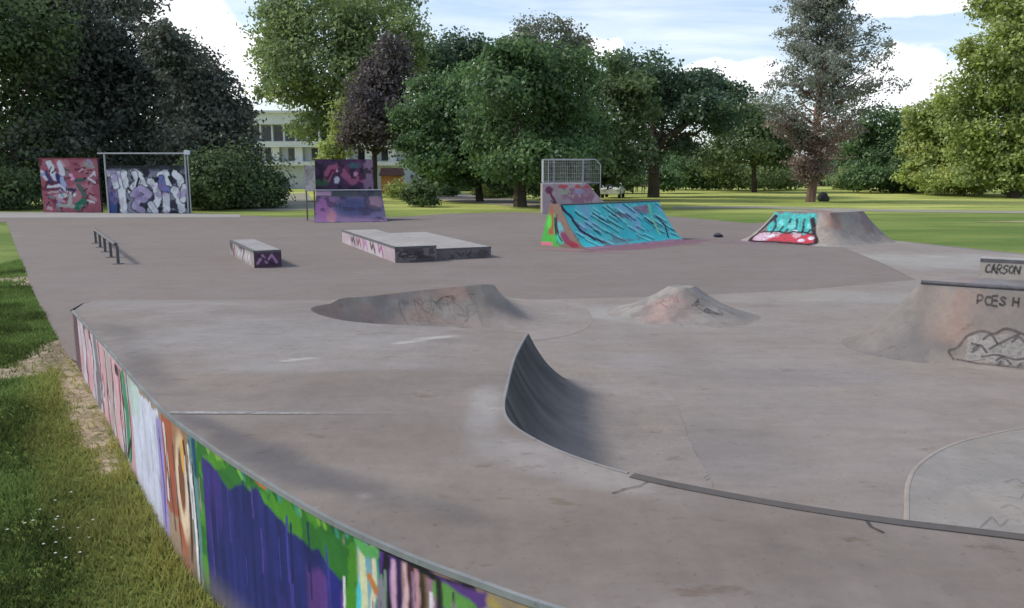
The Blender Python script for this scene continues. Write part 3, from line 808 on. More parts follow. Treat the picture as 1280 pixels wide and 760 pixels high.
# ------------------------------------------------------------------ skirted concrete forms (mound, corner quarter, pyramid)
def skirted(thing, top, ztop, R, colf, power=2.0, step=.07, topname='top', skirtname='skirt', xmax=None, wob=0.0):
    """flat top polygon with a concave skirt of width R all round; two parts"""
    top = np.array(top, float); loop = dens(np.vstack([top, top[:1]]), .05); n = len(loop)
    closed = np.vstack([loop, loop[:1]])
    lo, hi = loop.min(0) - R - .1, loop.max(0) + R + .1
    X, Y = np.meshgrid(np.arange(lo[0], hi[0], step), np.arange(lo[1], hi[1], step))
    G = np.stack([X.ravel(), Y.ravel()], 1) + RNG.uniform(-.008, .008, (X.size, 2))
    d, _ = seg_dist(G, closed); G = G[(d > .03) & (inside(G, loop) | (d < R + step))]
    V2, T = tin(np.vstack([loop, G]), [(k, (k + 1) % n) for k in range(n)], lambda c: inside(c, loop) | (seg_dist(c, closed)[0] < R))
    d, _ = seg_dist(V2, closed); ins = inside(V2, loop) | (d < 1e-4)
    Rl = R * (1 + wob * (fbm(V2[:, 0] * .9, V2[:, 1] * .9, 3) - .5))
    z = np.where(ins, ztop, ztop * np.clip(1 - d / Rl, 0, 1) ** power - .010 * np.clip(d / Rl, 0, 1.2) + .003)
    c = colf(V2[:, 0], V2[:, 1], z, d)
    o3 = np.array(thing.location)
    it = inside(V2[T].mean(1), loop)
    for s_, nm in ((it, topname), (~it, skirtname)):
        Vs, Ts, u = compact(np.column_stack([V2, z]) - o3, T[s_])
        mesh_np(nm, Vs, Ts, M_CONC, thing, smooth=True, colors=c[u], angle=math.radians(35))
    return lambda P: ztop * np.clip(1 - seg_dist(P, closed)[0] / (R * (1 + wob * (fbm(P[:, 0] * .9, P[:, 1] * .9, 3) - .5))), 0, 1) ** power + .003
def blend(c, k, col): 
    k = np.clip(k, 0, 1)[:, None]; return c * (1 - k) + np.asarray(col) * k

def free_ribbon(name, strokes, w, color, zf, parent, alpha=.8, lift=.006):
    Vs, Qs = [], []
    for st in strokes:
        P = dens(np.vstack([st, np.array(st[-1]) + 1e-3]), .03)
        if len(P) < 3: continue
        t = np.gradient(P, axis=0); t /= np.maximum(np.hypot(*t.T), 1e-9)[:, None]; nn = np.stack([-t[:, 1], t[:, 0]], 1)
        b0 = sum(len(v) for v in Vs); m_ = len(P)
        for s_ in (1, -1):
            e = P + nn * w / 2 * s_; Vs.append(np.column_stack([e, zf(e) + lift]))
        Qs.append(np.array([(b0 + i, b0 + i + m_, b0 + i + m_ + 1, b0 + i + 1) for i in range(m_ - 1)]))
    V = np.vstack(Vs) - np.array(parent.location)
    return mesh_np(name, V, np.vstack(Qs), M_SPRAY, parent, colors=np.tile(color, (len(V), 1)), alpha=np.full(len(V), alpha))
FLOORC = np.array([.240, .208, .186])
# -- small volcano mound
mc = at(848, 372, .25); mc = (2.80, 13.0)
def c_mound(x, y, z, d):
    c = np.ones((len(x), 1)) * np.array([.25, .225, .205])
    c = blend(c, .6 * sstep(.45, .6, fbm(x * 2, y * 2, 7)), PALE * .95)
    c = blend(c, .55 * (1 - sstep(.15, .6, np.hypot(x - mc[0] + .45, y - mc[1] + .5) + (fbm(x * 4, y * 4, 8) - .5) * .5)) , (.33, .20, .175))
    c = blend(c, .5 * sstep(.55, .65, fbm(x * 6, y * 6, 9)), (.15, .14, .135))
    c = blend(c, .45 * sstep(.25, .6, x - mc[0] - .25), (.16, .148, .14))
    return blend(c, sstep(.75, 1.25, d), FLOORC)
mound = empty('concrete_mound', (mc[0], mc[1], 0), 'small volcano-shaped concrete mound with faded red paint, in the middle of the bowl floor', 'skate mound')
zf = skirted(mound, [(mc[0] + (.20 + .04 * math.sin(3 * a)) * math.cos(a), mc[1] + .16 * math.sin(a)) for a in np.linspace(0, 2 * math.pi, 24, endpoint=False)], .47, 1.15, c_mound, 1.75, .06, wob=.3)
def gl(text, x0, y0, sx, sy, gap=.3, ux=(1, 0), uy=(0, 1)):
    out = []
    for ch in text:
        for st in GLYPH.get(ch, []):
            jt = [(rs.uniform(-.09, .09), rs.uniform(-.09, .09)) for _ in st]; st = [(p[0] + q_[0], p[1] + q_[1]) for p, q_ in zip(st, jt)]; out.append([(x0 + ux[0] * p[0] * sx + uy[0] * p[1] * sy, y0 + ux[1] * p[0] * sx + uy[1] * p[1] * sy) for p in st])
        x0 += ux[0] * sx * (1 + gap); y0 += ux[1] * sx * (1 + gap)
    return out
def fscrib(n, x0, x1, y0, y1, L):
    st = [(x0, (y0 + y1) / 2)]
    for k in range(n * 2):
        st.append((x0 + (x1 - x0) * k / (n * 2) + rs.uniform(-L, L), min(y1, max(y0, st[-1][1] + rs.uniform(-L, L) * 2))))
    return [spline(st, .03).tolist()]
free_ribbon('scrawl', fscrib(14, 2.9, 3.3, 12.35, 12.75, .08), .016, lin(70, 62, 62), zf, mound, .5)
free_ribbon('red_scrawl', fscrib(7, 2.4, 2.75, 12.45, 12.8, .08), .02, lin(165, 115, 108), zf, mound, .3)

# -- corner quarter pipe at the right
rq = empty('corner_quarter_pipe', (6.2, 10.2, 0), 'grey concrete quarter pipe with dark outlined bubble lettering at the right edge of the photo', 'quarter pipe')
RE = [(5.42, 10.5), (6.35, 9.93), (7.3, 9.35), (9.5, 8.0), (11, 7.0)]
RTOP = RE + [(11.8, 8.2), (7.2, 11.2), (6.5, 11.05)]
e_u = np.array([.86, -.52]); e_n = np.array([-.52, -.86])
def c_rq(x, y, z, d):
    c = np.ones((len(x), 1)) * np.array([.205, .176, .156])
    c = np.where((d < 1e-3)[:, None] | (z > .899)[:, None], np.array([.20, .19, .195]), c)
    s_ = (x - 5.42) * e_u[0] + (y - 10.5) * e_u[1]
    out = (d > 1e-3)
    c = blend(c, .6 * out * sstep(.42, .62, fbm(s_ * 2.5, d * 3, 21)), (.155, .14, .135))
    c = blend(c, .6 * out * (1 - sstep(.0, .5, np.hypot(s_ - .3, (d - .3) * 1.1) + (fbm(s_ * 4, d * 6, 8) - .5) * .5)), (.36, .22, .17))
    c = blend(c, .45 * out * (1 - sstep(.1, .5, np.abs(d - .12))) * (s_ < .4), (.255, .235, .20))
    c = blend(c, .5 * out * sstep(.6, .8, d) * (s_ > .2), (.28, .245, .205))
    c = blend(c, .5 * out * (s_ < -.1), (.15, .14, .135))
    return blend(c, sstep(1.0, 1.4, d), FLOORC)
zr = skirted(rq, RTOP, .90, .98, c_rq, 1.6, .06, topname='deck', skirtname='transition')
def rqp(s_, d_): return (5.42 + e_u[0] * s_ + e_n[0] * d_, 10.5 + e_u[1] * s_ + e_n[1] * d_)
def rst(st): return [rqp(a, b) for a, b in st]
bub = [[(.62, 1.0), (.58, .85), (.66, .72), (.72, .5), (.85, .42), (1.0, .40), (1.15, .36), (1.32, .36), (1.4, .45), (1.55, .42), (1.7, .5), (1.8, .62), (1.78, .8), (1.85, .95), (1.7, 1.05), (1.5, 1.02), (1.3, 1.08), (1.1, 1.02), (.9, 1.08), (.75, 1.02), (.62, 1.0)],
       [(1.28, .36), (1.1, .62), (1.0, .7)], [(.9, .86), (1.1, .84), (1.3, .86), (1.42, .7), (1.35, .6)], [(.78, .6), (.9, .7), (.82, .8)], [(1.5, .55), (1.45, .75), (1.6, .85)], [(1.65, .62), (1.6, .78)]]
bubs = [spline([(a + .03 * math.sin(k * 5.1), b + .03 * math.cos(k * 3.7)) for k, (a, b) in enumerate(s_)], .03).tolist() for s_ in bub] + [spline([(x0, y0), (x0 + .08, y0 - .1), (x0 + .16, y0 + .04)], .02).tolist() for x0, y0 in ((.8, .75), (1.2, .55), (1.05, .95), (1.5, .9), (1.35, .5), (.9, .55))]
free_ribbon('bubble_lettering', [rst([(a - .14, .17 + b * .62) for a, b in s_]) for s_ in bubs] + [rst([(a + 1.11, .17 + b * .62) for a, b in s_]) for s_ in bubs], .028, lin(72, 64, 66), zr, rq, .55)
free_ribbon('bubble_fill', [rst([(x0 - .14, .17 + y0 * .62), (x0 + .06, .1 + y0 * .62), (x0 + .21, .18 + y0 * .62)]) for x0 in (.75, .95, 1.15, 1.35, 1.55) for y0 in (.6, .72, .84, .95)], .10, lin(158, 152, 146), zr, rq, .6, .004)
free_ribbon('black_word', gl('PCES', *rqp(.66, .17), .062, .075, .3, tuple(e_u), tuple(-e_n)), .022, lin(48, 44, 46), zr, rq, .65)
free_ribbon('black_letter', gl('H', *rqp(1.04, .17), .062, .075, .3, tuple(e_u), tuple(-e_n)), .022, lin(48, 44, 46), zr, rq, .65)
cop = MB(); 
for a, b in zip(RE[:-1], RE[1:]): cop.tube((a[0] + e_n[0]*.012 - 6.2, a[1] + e_n[1]*.012 - 10.2, .893), (b[0] + e_n[0]*.012 - 6.2, b[1] + e_n[1]*.012 - 10.2, .893), .028, n=10)
cop.build('coping', M_STEEL, rq, smooth=True)
# block on its deck
bb = np.array([6.40, 10.88]); bl = 3.0; bd = .42; bh = .25
blk = empty('concrete_block', (bb[0], bb[1], .9), 'low pale concrete block lettered CARSON on the deck of the right-hand quarter pipe', 'grind block')
c_ = Canvas(bl, bh, .012, (.34, .31, .27)); c_.noise((.24, .22, .2), .55, 3, 5)
c_.X0, c_.Y0 = c_.X, c_.Y; c_.X, c_.Y = c_.wob(.016, 14, 5); c_.letters('CARSON', .07, .075, .115, .052, .010, lin(52, 48, 50), .3, .1); c_.X, c_.Y = c_.X0, c_.Y0
def bpos(off_n, z0=0): return lambda X, Y: np.column_stack([e_u[0] * X + e_n[0] * off_n, e_u[1] * X + e_n[1] * off_n, Y + z0])
c_.build('front_face', bpos(.003), M_PAINT, blk)
mb = MB(); u3, w3 = (e_u[0], e_u[1]), (-e_n[0], -e_n[1])
mb.prism([(0, 0), (.02, bh - .02), (.04, bh + .003), (bd, bh + .003), (bd, 0)], (0, 0, .002), u3, w3, bl)
mb.build('body', rough_mat('block_concrete', color=(.33, .31, .28), scales=((2, .12), (20, .12)), bump=.3), blk)
ce = MB(); ce.prism([(-.006, bh - .035), (-.006, bh + .01), (.045, bh + .012), (.045, bh + .005)], (0, 0, .002), u3, w3, bl); ce.build('edge_strip', M_STEEL, blk)
# -- pale raised slab at the lower right
slab_edge = spline([at(1130, 665)[:2], at(1131, 640)[:2], at(1133, 605)[:2], at(1148, 580)[:2], at(1185, 558)[:2], at(1235, 544)[:2], at(1290, 534)[:2], at(1400, 520)[:2]], .05)
spoly = np.vstack([slab_edge, [(8.5, 6.4), (8.5, 3.2), (2.5, 4.0)]])
slab = empty('kicker_slab', (*at(1200, 610)[:2], 0), 'pale low concrete slab with a rounded light border at the lower right of the photo', 'skate slab')
so = np.array(slab.location)
X, Y = np.meshgrid(np.arange(2, 8.6, .07), np.arange(3, 7.5, .07)); P = np.stack([X.ravel(), Y.ravel()], 1) + RNG.uniform(-.006, .006, (X.size, 2))
sl = np.vstack([slab_edge[:-1], dens([slab_edge[-1], (8.5, 6.4), (8.5, 3.2), (2.5, 4.0), slab_edge[0]], .1)]); n = len(sl)
P = P[inside(P, sl) & (seg_dist(P, np.vstack([sl, sl[:1]]))[0] > .03)]
V2, T = tin(np.vstack([sl, P]), [(k, (k + 1) % n) for k in range(n)], lambda c: inside(c, sl))
d, _ = seg_dist(V2, slab_edge)
def slabz(P):
    d, _ = seg_dist(P, slab_edge); return .012 + .05 * np.clip(d - .05, 0, 5)
z = slabz(V2)
c = np.ones((len(V2), 1)) * np.array([.25, .226, .202])
c = blend(c, .5 * sstep(.4, .6, fbm(V2[:, 0] * .8, V2[:, 1] * 4, 3)), (.235, .222, .21))
mesh_np('slab', np.column_stack([V2, z]) - so, T, M_CONC, slab, smooth=True, colors=c)
def eb(off): 
    t = np.gradient(slab_edge, axis=0); t /= np.hypot(*t.T)[:, None]; n_ = np.stack([t[:, 1], -t[:, 0]], 1)
    if not inside(np.array([slab_edge[20] + n_[20] * .2]), sl)[0]: n_ = -n_
    return slab_edge + n_ * off
E1, E2, E0 = eb(0), eb(.028), eb(-.008); m_ = len(E1)
V = np.vstack([np.column_stack([E0, np.full(m_, 0)]), np.column_stack([E1, np.full(m_, .0135)]), np.column_stack([E2, np.full(m_, .0145)])]) - so
mesh_np('border', V, np.array([(r * m_ + i, r * m_ + i + 1, (r + 1) * m_ + i + 1, (r + 1) * m_ + i) for r in (0, 1) for i in range(m_ - 1)]), M_CONC, slab, colors=np.tile((.265, .24, .215), (len(V), 1)))
q = lambda *pp: [at(a, b, .06)[:2] for a, b in pp]
free_ribbon('scrawl', [q((1225, 655), (1240, 642), (1250, 655), (1262, 645), (1275, 650)), q((1255, 600), (1270, 596), (1280, 604), (1290, 600)), q((1258, 618), (1275, 622), (1284, 612)), q((1250, 632), (1262, 628), (1275, 634))], .010, lin(95, 88, 90), slabz, slab, .4)

# -- painted pyramid at the far right
pyr = empty('concrete_pyramid', (9.6, 26.5, 0), 'grey concrete pyramid ramp with a teal and red bubble mural on its left face', 'pyramid ramp')
PT = [(8.90, 27.1), (10.25, 25.95), (11.8, 27.0), (11.3, 28.4)]
def c_pyr(x, y, z, d):
    c = np.ones((len(x), 1)) * np.array([.27, .238, .21])
    c = blend(c, .5 * sstep(.45, .6, fbm(x * 1.5, y * 1.5, 27)), (.33, .30, .26))
    c = blend(c, .65 * (1 - sstep(.1, .4, np.abs(x - 10.35))) * (z > .5), (.30, .14, .09))
    c = blend(c, .6 * (1 - sstep(.1, .35, np.abs(x - 11.75))) * (z > .3), (.16, .09, .10))
    c = blend(c, .7 * (1 - sstep(.1, .4, np.hypot(x - 12.4, y - 26.9))), (.13, .20, .26))
    c = blend(c, .4 * sstep(.56, .62, fbm(x * 3, z * 6, 29)), (.16, .14, .16))
    return blend(c, sstep(.9, 1.3, d), PALE * .95)
zp = skirted(pyr, PT, 1.0, 1.12, c_pyr, 1.45, .08)
# mural on the left-front skirt face
a_, b_ = np.array(PT[0]), np.array(PT[1]); pu = (b_ - a_) / np.hypot(*(b_ - a_)); pn = np.array([pu[1], -pu[0]])
if pn[1] > 0: pn = -pn
Lp = np.hypot(*(b_ - a_))
mw, mh = Lp + .62, 1.1
cm = Canvas(mw, 1.62, .03, lin(120, 110, 110))
TEAL, RED, PINK = lin(70, 175, 172), lin(190, 62, 78), lin(190, 150, 160)
shape = [(.25, .5), (.15, .25), (.5, .12), (mw * .5, .1), (mw - .3, .06), (mw - .12, .35), (mw - .35, .7), (mw - .6, 1.45), (.75, 1.45), (.5, .9), (.25, .5)]
cm.rect(.2, mw - .15, .05, .7, RED, .03, .08); cm.rect(.1, .75, .15, .75, PINK, .05, .06)
cm.rect(.5, mw - .3, .68, 1.55, TEAL, .03, .1, 3)
for i_ in range(9):
    x0 = .7 + i_ * .24; cm.stroke([(x0, .7), (x0 + .06, 1.0), (x0 - .03, 1.3)], .035, BLACK, .02, .08, i_)
for i_ in range(6): cm.blob(.9 + i_ * .35, .62, .14, .16, RED if i_ % 2 else PINK, .2, .05, i_)
for x0, y0 in ((1.5, .78), (mw - .3, .5), (.75, .5), (1.8, .35)): cm.blob(x0, y0, .10, .09, WHITE, .2)
for x0, y0 in ((.9, 1.15), (1.3, 1.05), (1.9, 1.1)): cm.blob(x0, y0, .12, .15, lin(110, 205, 200), .3)
cm.stroke([(.62, 1.4), (.35, .95), (.08, .55), (.1, .25), (.4, .1), (1.0, .14), (1.6, .12), (mw - .35, .08), (mw - .1, .22), (mw - .12, .55), (mw - .32, .85), (mw - .5, 1.35)], .075, lin(40, 22, 34), .02, .03)
cm.blob(.45, .42, .26, .22, lin(205, 175, 190), .25, .05); cm.stroke([(.35, .72), (.8, .78), (1.2, .7), (1.6, .8), (mw - .3, .72)], .035, BLACK, .02, .06)
msk = inside(np.stack([cm.X.ravel(), cm.Y.ravel()], 1), np.array([(.02, .3), (.2, .04), (mw - .2, .0), (mw, .3), (mw - .25, .8), (mw - .45, 1.62), (.62, 1.62), (.3, 1.0), (.0, .55)])).reshape(cm.X.shape)
cm.a = msk.astype(float)
def mpos(X, Y):
    Y = Y * mh / 1.62
    s_ = -.58 + X + .0 * Y; d_ = 1.1 - Y
    P = a_ + pu * s_[:, None] + pn * d_[:, None]
    return np.column_stack([P, zp(P) + .012]) - np.array(pyr.location)
cm.build('mural', mpos, M_SPRAY, pyr, alpha=True)

# ------------------------------------------------------------------ turquoise ramp
tq0 = (2.28, 23.95); tu = np.array([.76, .65]); tu /= np.hypot(*tu); tw = np.array([-tu[1], tu[0]])
tl = 4.75
tramp = empty('turquoise_ramp', (tq0[0], tq0[1], 0), 'turquoise graffitied quarter pipe ramp with a green painted end, standing on the asphalt', 'skate ramp')
prof = []
for k in np.linspace(0, 1, 26): prof.append((1.22 * k, 1.30 * (k ** 1.55) * .999))
prof = np.array(prof); pc = np.concatenate([[0], np.cumsum(np.hypot(*np.diff(prof, axis=0).T))])
ct = Canvas(tl, pc[-1], .022, lin(150, 130, 140))
TQ = lin(58, 185, 188)
ct.rect(.0, tl + .1, .16, 3, TQ, .04, .08)
ct.noise(lin(84, 190, 188), .52, 3, 5, .05, .6)
ct.noise(lin(120, 175, 195), .66, 2, 15, .05, 1)
rr = random.Random(3)
for i_ in range(44):
    x0 = .1 + i_ * .103; y0 = rr.uniform(.45, 1.75); l_ = rr.uniform(.25, .65)
    ct.stroke([(x0, y0), (x0 + l_ * .8, y0 - l_ * .7)], rr.uniform(.015, .034), BLACK if i_ % 3 else lin(30, 85, 100), .02, .05, i_)
    ct.stroke([(x0 + .05, y0 + .1), (x0 + .05 + l_ * .8, y0 + .1 - l_ * .7)], .02, lin(150, 215, 215), .02, .05, i_ + 3)
ct.stroke([(0, pc[-1]), (.25, 1.35), (.35, .9), (.7, .5)], .07, lin(38, 40, 66), .03, .06)
ct.blob(tl - 1.0, 1.5, .3, .14, lin(150, 110, 135), .8, .25, 4)
ct.stroke([(tl - .9, .5), (tl - .75, 1.2), (tl - .6, 1.7)], .05, lin(130, 200, 150), .02, .05)
ct.stroke([(tl - .6, .3), (tl - .3, .8), (tl - .5, 1.2)], .035, BLACK, .02, .05)
ct.rect(-1, tl + 1, -.1, .17, lin(142, 110, 128), .04, .05); ct.noise(lin(120, 60, 90), .66, 3, 31, .03, 1, .5)
ct.c *= 1.0
def tpos(X, Y):
    a = np.interp(Y, pc, prof[:, 0]); z = np.interp(Y, pc, prof[:, 1])
    return np.column_stack([tu[0] * X + tw[0] * a, tu[1] * X + tw[1] * a, z + .006])
ct.build('riding_surface', tpos, M_PAINT, tramp)
# near end face
ce_ = Canvas(2.1, 1.32, .02, lin(120, 100, 90)); P = np.stack([ce_.X.ravel(), ce_.Y.ravel()], 1)
ce_.rect(1.2, 2.2, .0, 1.0, lin(70, 165, 66), .04, .08); ce_.rect(1.35, 1.75, .35, 1.4, lin(150, 85, 60), .04, .08, 3)
ce_.blob(1.75, .75, .2, .2, lin(90, 190, 70), .3, .05); ce_.rect(1.0, 1.28, .1, .9, lin(45, 55, 70), .03, .06)
ce_.blob(1.05, .25, .22, .16, lin(60, 170, 150), .3, .05); ce_.blob(.8, .6, .2, .2, lin(90, 160, 170), .3, .05)
ce_.blob(.7, .3, .25, .2, lin(120, 50, 85), .3, .06); ce_.blob(.45, .12, .3, .1, lin(135, 40, 60), .3, .04); ce_.rect(1.5, 2.2, .0, .12, lin(200, 110, 130), .03, .03)
ce_.stroke([(.9, 1.0), (1.2, .6), (1.0, .2)], .04, BLACK, .02, .05)
def epos(X, Y):
    # squeeze the rectangle into the ramp's end outline
    zr_ = Y / 1.32
    left = np.interp(Y, prof[:, 1], prof[:, 0]); right = 2.1 - .42 * zr_
    a = left + (right - left) * (X / 2.1)
    return np.column_stack([tw[0] * a - tu[0] * .004, tw[1] * a - tu[1] * .004, Y])
ce_.build('end_panel', epos, M_PAINT, tramp)
mb = MB(); pr_ = [(a, z) for a, z in prof[::2]] + [(prof[-1][0], prof[-1][1]), (1.67, 1.30), (2.09, .004)]
mb.prism(pr_, (tu[0] * .002, tu[1] * .002, 0), tuple(tu), tuple(tw), tl)
mb.build('body', M_DARKPLY, tramp)
cp = MB(); cp.tube((tw[0]*1.22, tw[1]*1.22, 1.305), (tw[0]*1.22+tu[0]*tl, tw[1]*1.22+tu[1]*tl, 1.305), .03, n=8); cp.build('coping', M_STEEL, tramp, smooth=True)
# overspray on the asphalt around it
def overspray(parent, cx, cy, rx, ry, ang, col, seed, amt=.75):
    X, Y = np.meshgrid(np.linspace(-1.3, 1.3, 50), np.linspace(-1.3, 1.3, 40)); P = np.stack([X.ravel(), Y.ravel()], 1)
    al = (1 - sstep(.3, 1.15, np.hypot(P[:, 0], P[:, 1]) + (fbm(P[:, 0] * 2.5, P[:, 1] * 2.5, seed) - .5))) * amt
    x = cx + P[:, 0] * rx * math.cos(ang) - P[:, 1] * ry * math.sin(ang); y = cy + P[:, 0] * rx * math.sin(ang) + P[:, 1] * ry * math.cos(ang)
    i = np.arange(X.size).reshape(X.shape); Q = np.stack([i[:-1, :-1], i[:-1, 1:], i[1:, 1:], i[1:, :-1]], -1).reshape(-1, 4); Q = Q[al[Q].max(1) > .02]
    V, Q, u = compact(np.column_stack([x, y, np.full(len(x), .009)]), Q)
    mesh_np('overspray', V - np.array(parent.location), Q, M_SPRAY, parent, colors=np.tile(col, (len(V), 1)), alpha=al[u])
overspray(tramp, 4.5, 25.4, 3.2, .75, math.atan2(tu[1], tu[0]), lin(150, 95, 120), 3, .6)
overspray(tramp, 2.0, 23.6, 1.5, .4, -.4, lin(175, 120, 135), 5, .5)
overspray(pyr, *at(960, 303)[:2], 1.8, .9, 0, lin(160, 130, 150), 6, .5)

# ------------------------------------------------------------------ ledge, pad, rail
def ledge(name, label, cat, a, b, width, h, colr, marks, group=None):
    """long block from near corner a to far corner b (its left side), width to the right"""
    a, b = np.array(a), np.array(b); L = np.hypot(*(b - a)); u = (b - a) / L; w = np.array([u[1], -u[0]])
    t = empty(name, (a[0], a[1], 0), label, cat, group)
    mb = MB(); mb.prism([(0.004, 0), (0.004, h), (width, h), (width, 0)], (u[0]*.004, u[1]*.004, .001), tuple(u), tuple(w), L)
    mb.build('body', rough_mat(name + '_concrete', color=colr, scales=((1, .12), (8, .12), (50, .1)), bump=.3), t)
    def face(w_, orient, seed, nm):
        cc = Canvas(w_, h, .02, np.array(colr) * .9)
        marks(cc, seed, nm)
        if orient == 0: pos = lambda X, Y: np.column_stack([u[0] * X, u[1] * X, Y])
        else: pos = lambda X, Y: np.column_stack([w[0] * X, w[1] * X, Y])
        cc.build(nm, pos, M_PAINT, t)
    face(L, 0, 3, 'long_side'); face(width, 1, 5, 'end_face')
    for k, (o_, d_, l_) in enumerate((((0, 0), u, L), ((0, 0), w, width))):
        e = MB(); q_ = (w if k == 0 else u)
        e.prism([(-.006, h - .045), (-.006, h + .008), (.05, h + .008), (.05, h + .002), (.002, h + .002)], (0, 0, 0), tuple(d_), tuple(q_), l_)
        e.build('steel_edge', M_STEEL, t)
    return t
rr0 = random.Random(9)
def mk_dark(cc, seed, nm):
    cc.noise(lin(70, 56, 66), .42, 2, seed, .05); cc.noise(lin(150, 140, 145), .62, 3, seed + 4, .04, 1.5)
    if nm == 'end_face':
        cc.c[:] = lin(78, 58, 74)
        cc.stroke([(.08, .1), (.2, .3), (.3, .12), (.42, .3), (.55, .12)], .03, lin(175, 130, 170), .01, .02); cc.stroke([(.1, .3), (.5, .05)], .02, lin(50, 30, 45))
    else:
        for i_ in range(5): cc.stroke([(.5 + i_*.5, .08), (.6 + i_*.5, .3), (.75 + i_*.5, .1), (.85 + i_ * .5, .28)], .035, lin(185, 180, 185), .015, .04, i_)
        cc.stroke([(2.6, .05), (2.8, .3), (3.0, .1)], .05, lin(120, 60, 90), .02)
ledge('grind_ledge', 'low narrow concrete ledge with dark paint on its near end, alone on the asphalt', 'grind ledge', at(318, 335)[:2], at(288, 318)[:2], .66, .41, (.27, .25, .24), mk_dark)
def mk_pad(cc, seed, nm):
    if nm == 'long_side':
        cc.c[:] = lin(158, 142, 148)
        cc.noise(lin(168, 162, 166), .5, 2, 5); 
        for x0, c0 in ((1.2, lin(140, 80, 125)), (2.1, lin(90, 40, 60)), (3.0, lin(160, 100, 150)), (3.8, lin(120, 70, 90)), (4.6, lin(60, 55, 65))):
            cc.stroke([(x0, .08), (x0 + .2, .3), (x0 + .4, .12), (x0 + .55, .3)], .05, c0, .02, .05, int(x0 * 3))
    else:
        cc.c[:] = lin(120, 110, 108); cc.noise(lin(70, 62, 66), .52, 6, seed, .05, 1, .8)
        [cc.stroke([(rr0.uniform(.05, 1.05), rr0.uniform(.08, .3)) for _ in range(3)], .012, lin(60, 52, 58), .01, .04, i_) for i_ in range(9)]
padA = ledge('manual_pad', 'wide two-level concrete manual pad with lilac scribbles on its long side', 'manual pad', at(494, 328.5)[:2], at(428, 303)[:2], 1.12, .40, (.30, .28, .26), mk_pad)
a = np.array(at(494, 328.5)[:2]); b2 = np.array(at(428, 303)[:2]); u = (b2 - a) / np.hypot(*(b2 - a)); w = np.array([u[1], -u[0]])
L = np.hypot(*(b2 - a))
mb = MB(); mb.prism([(1.124, 0), (1.124, .29), (2.75, .29), (2.75, 0)], (u[0]*.2, u[1]*.2, .001), tuple(u), tuple(w), L - .6); mb.build('lower_pad', rough_mat('lower_pad_concrete', color=(.30, .28, .26), scales=((1, .1), (8, .12)), bump=.3), padA)
cc = Canvas(1.62, .29, .02, lin(112, 102, 102)); cc.noise(lin(72, 66, 70), .52, 6, 9, .05, 1, .7); [cc.stroke([(x_ := rr0.uniform(.1, 1.4), rr0.uniform(.06, .22)), (x_ + .08, rr0.uniform(.06, .22)), (x_ + .15, rr0.uniform(.06, .22))], .010, lin(62, 56, 60), .01, .03, i_) for i_ in range(11)]
cc.build('lower_end_face', lambda X, Y: np.column_stack([u[0]*.196 + w[0]*(X+1.128), u[1]*.196 + w[1]*(X+1.128), Y]), M_PAINT, padA)
e = MB(); e.prism([(-.006, .245), (-.006, .298), (.05, .298), (.05, .292)], (u[0]*.2 + w[0]*1.124, u[1]*.2 + w[1]*1.124, 0), tuple(w), tuple(u), 1.63); e.build('steel_edge', M_STEEL, padA)

ra, rb_ = np.array(at(148, 330)[:2]), np.array(at(120, 304)[:2])
rail = empty('grind_rail', (ra[0], ra[1], 0), 'low dark steel grind rail on short posts, standing left on the asphalt', 'grind rail')
d_ = rb_ - ra
mb = MB(); mb.tube((-.03, 0, .5), (d_[0], d_[1], .44), .05, n=10); mb.build('bar', M_STEEL, rail, smooth=True)
for k in (.0, .27, .52, .76, 1.0):
    mb = MB(); h_ = .5 - .06 * k
    mb.box((d_[0] * k, d_[1] * k, h_ / 2 - .02), (.07, .07, h_ - .04), math.atan2(d_[1], d_[0])); mb.box((d_[0] * k, d_[1] * k, .008), (.2, .2, .012), 0)
    mb.build('post', M_STEEL, rail)

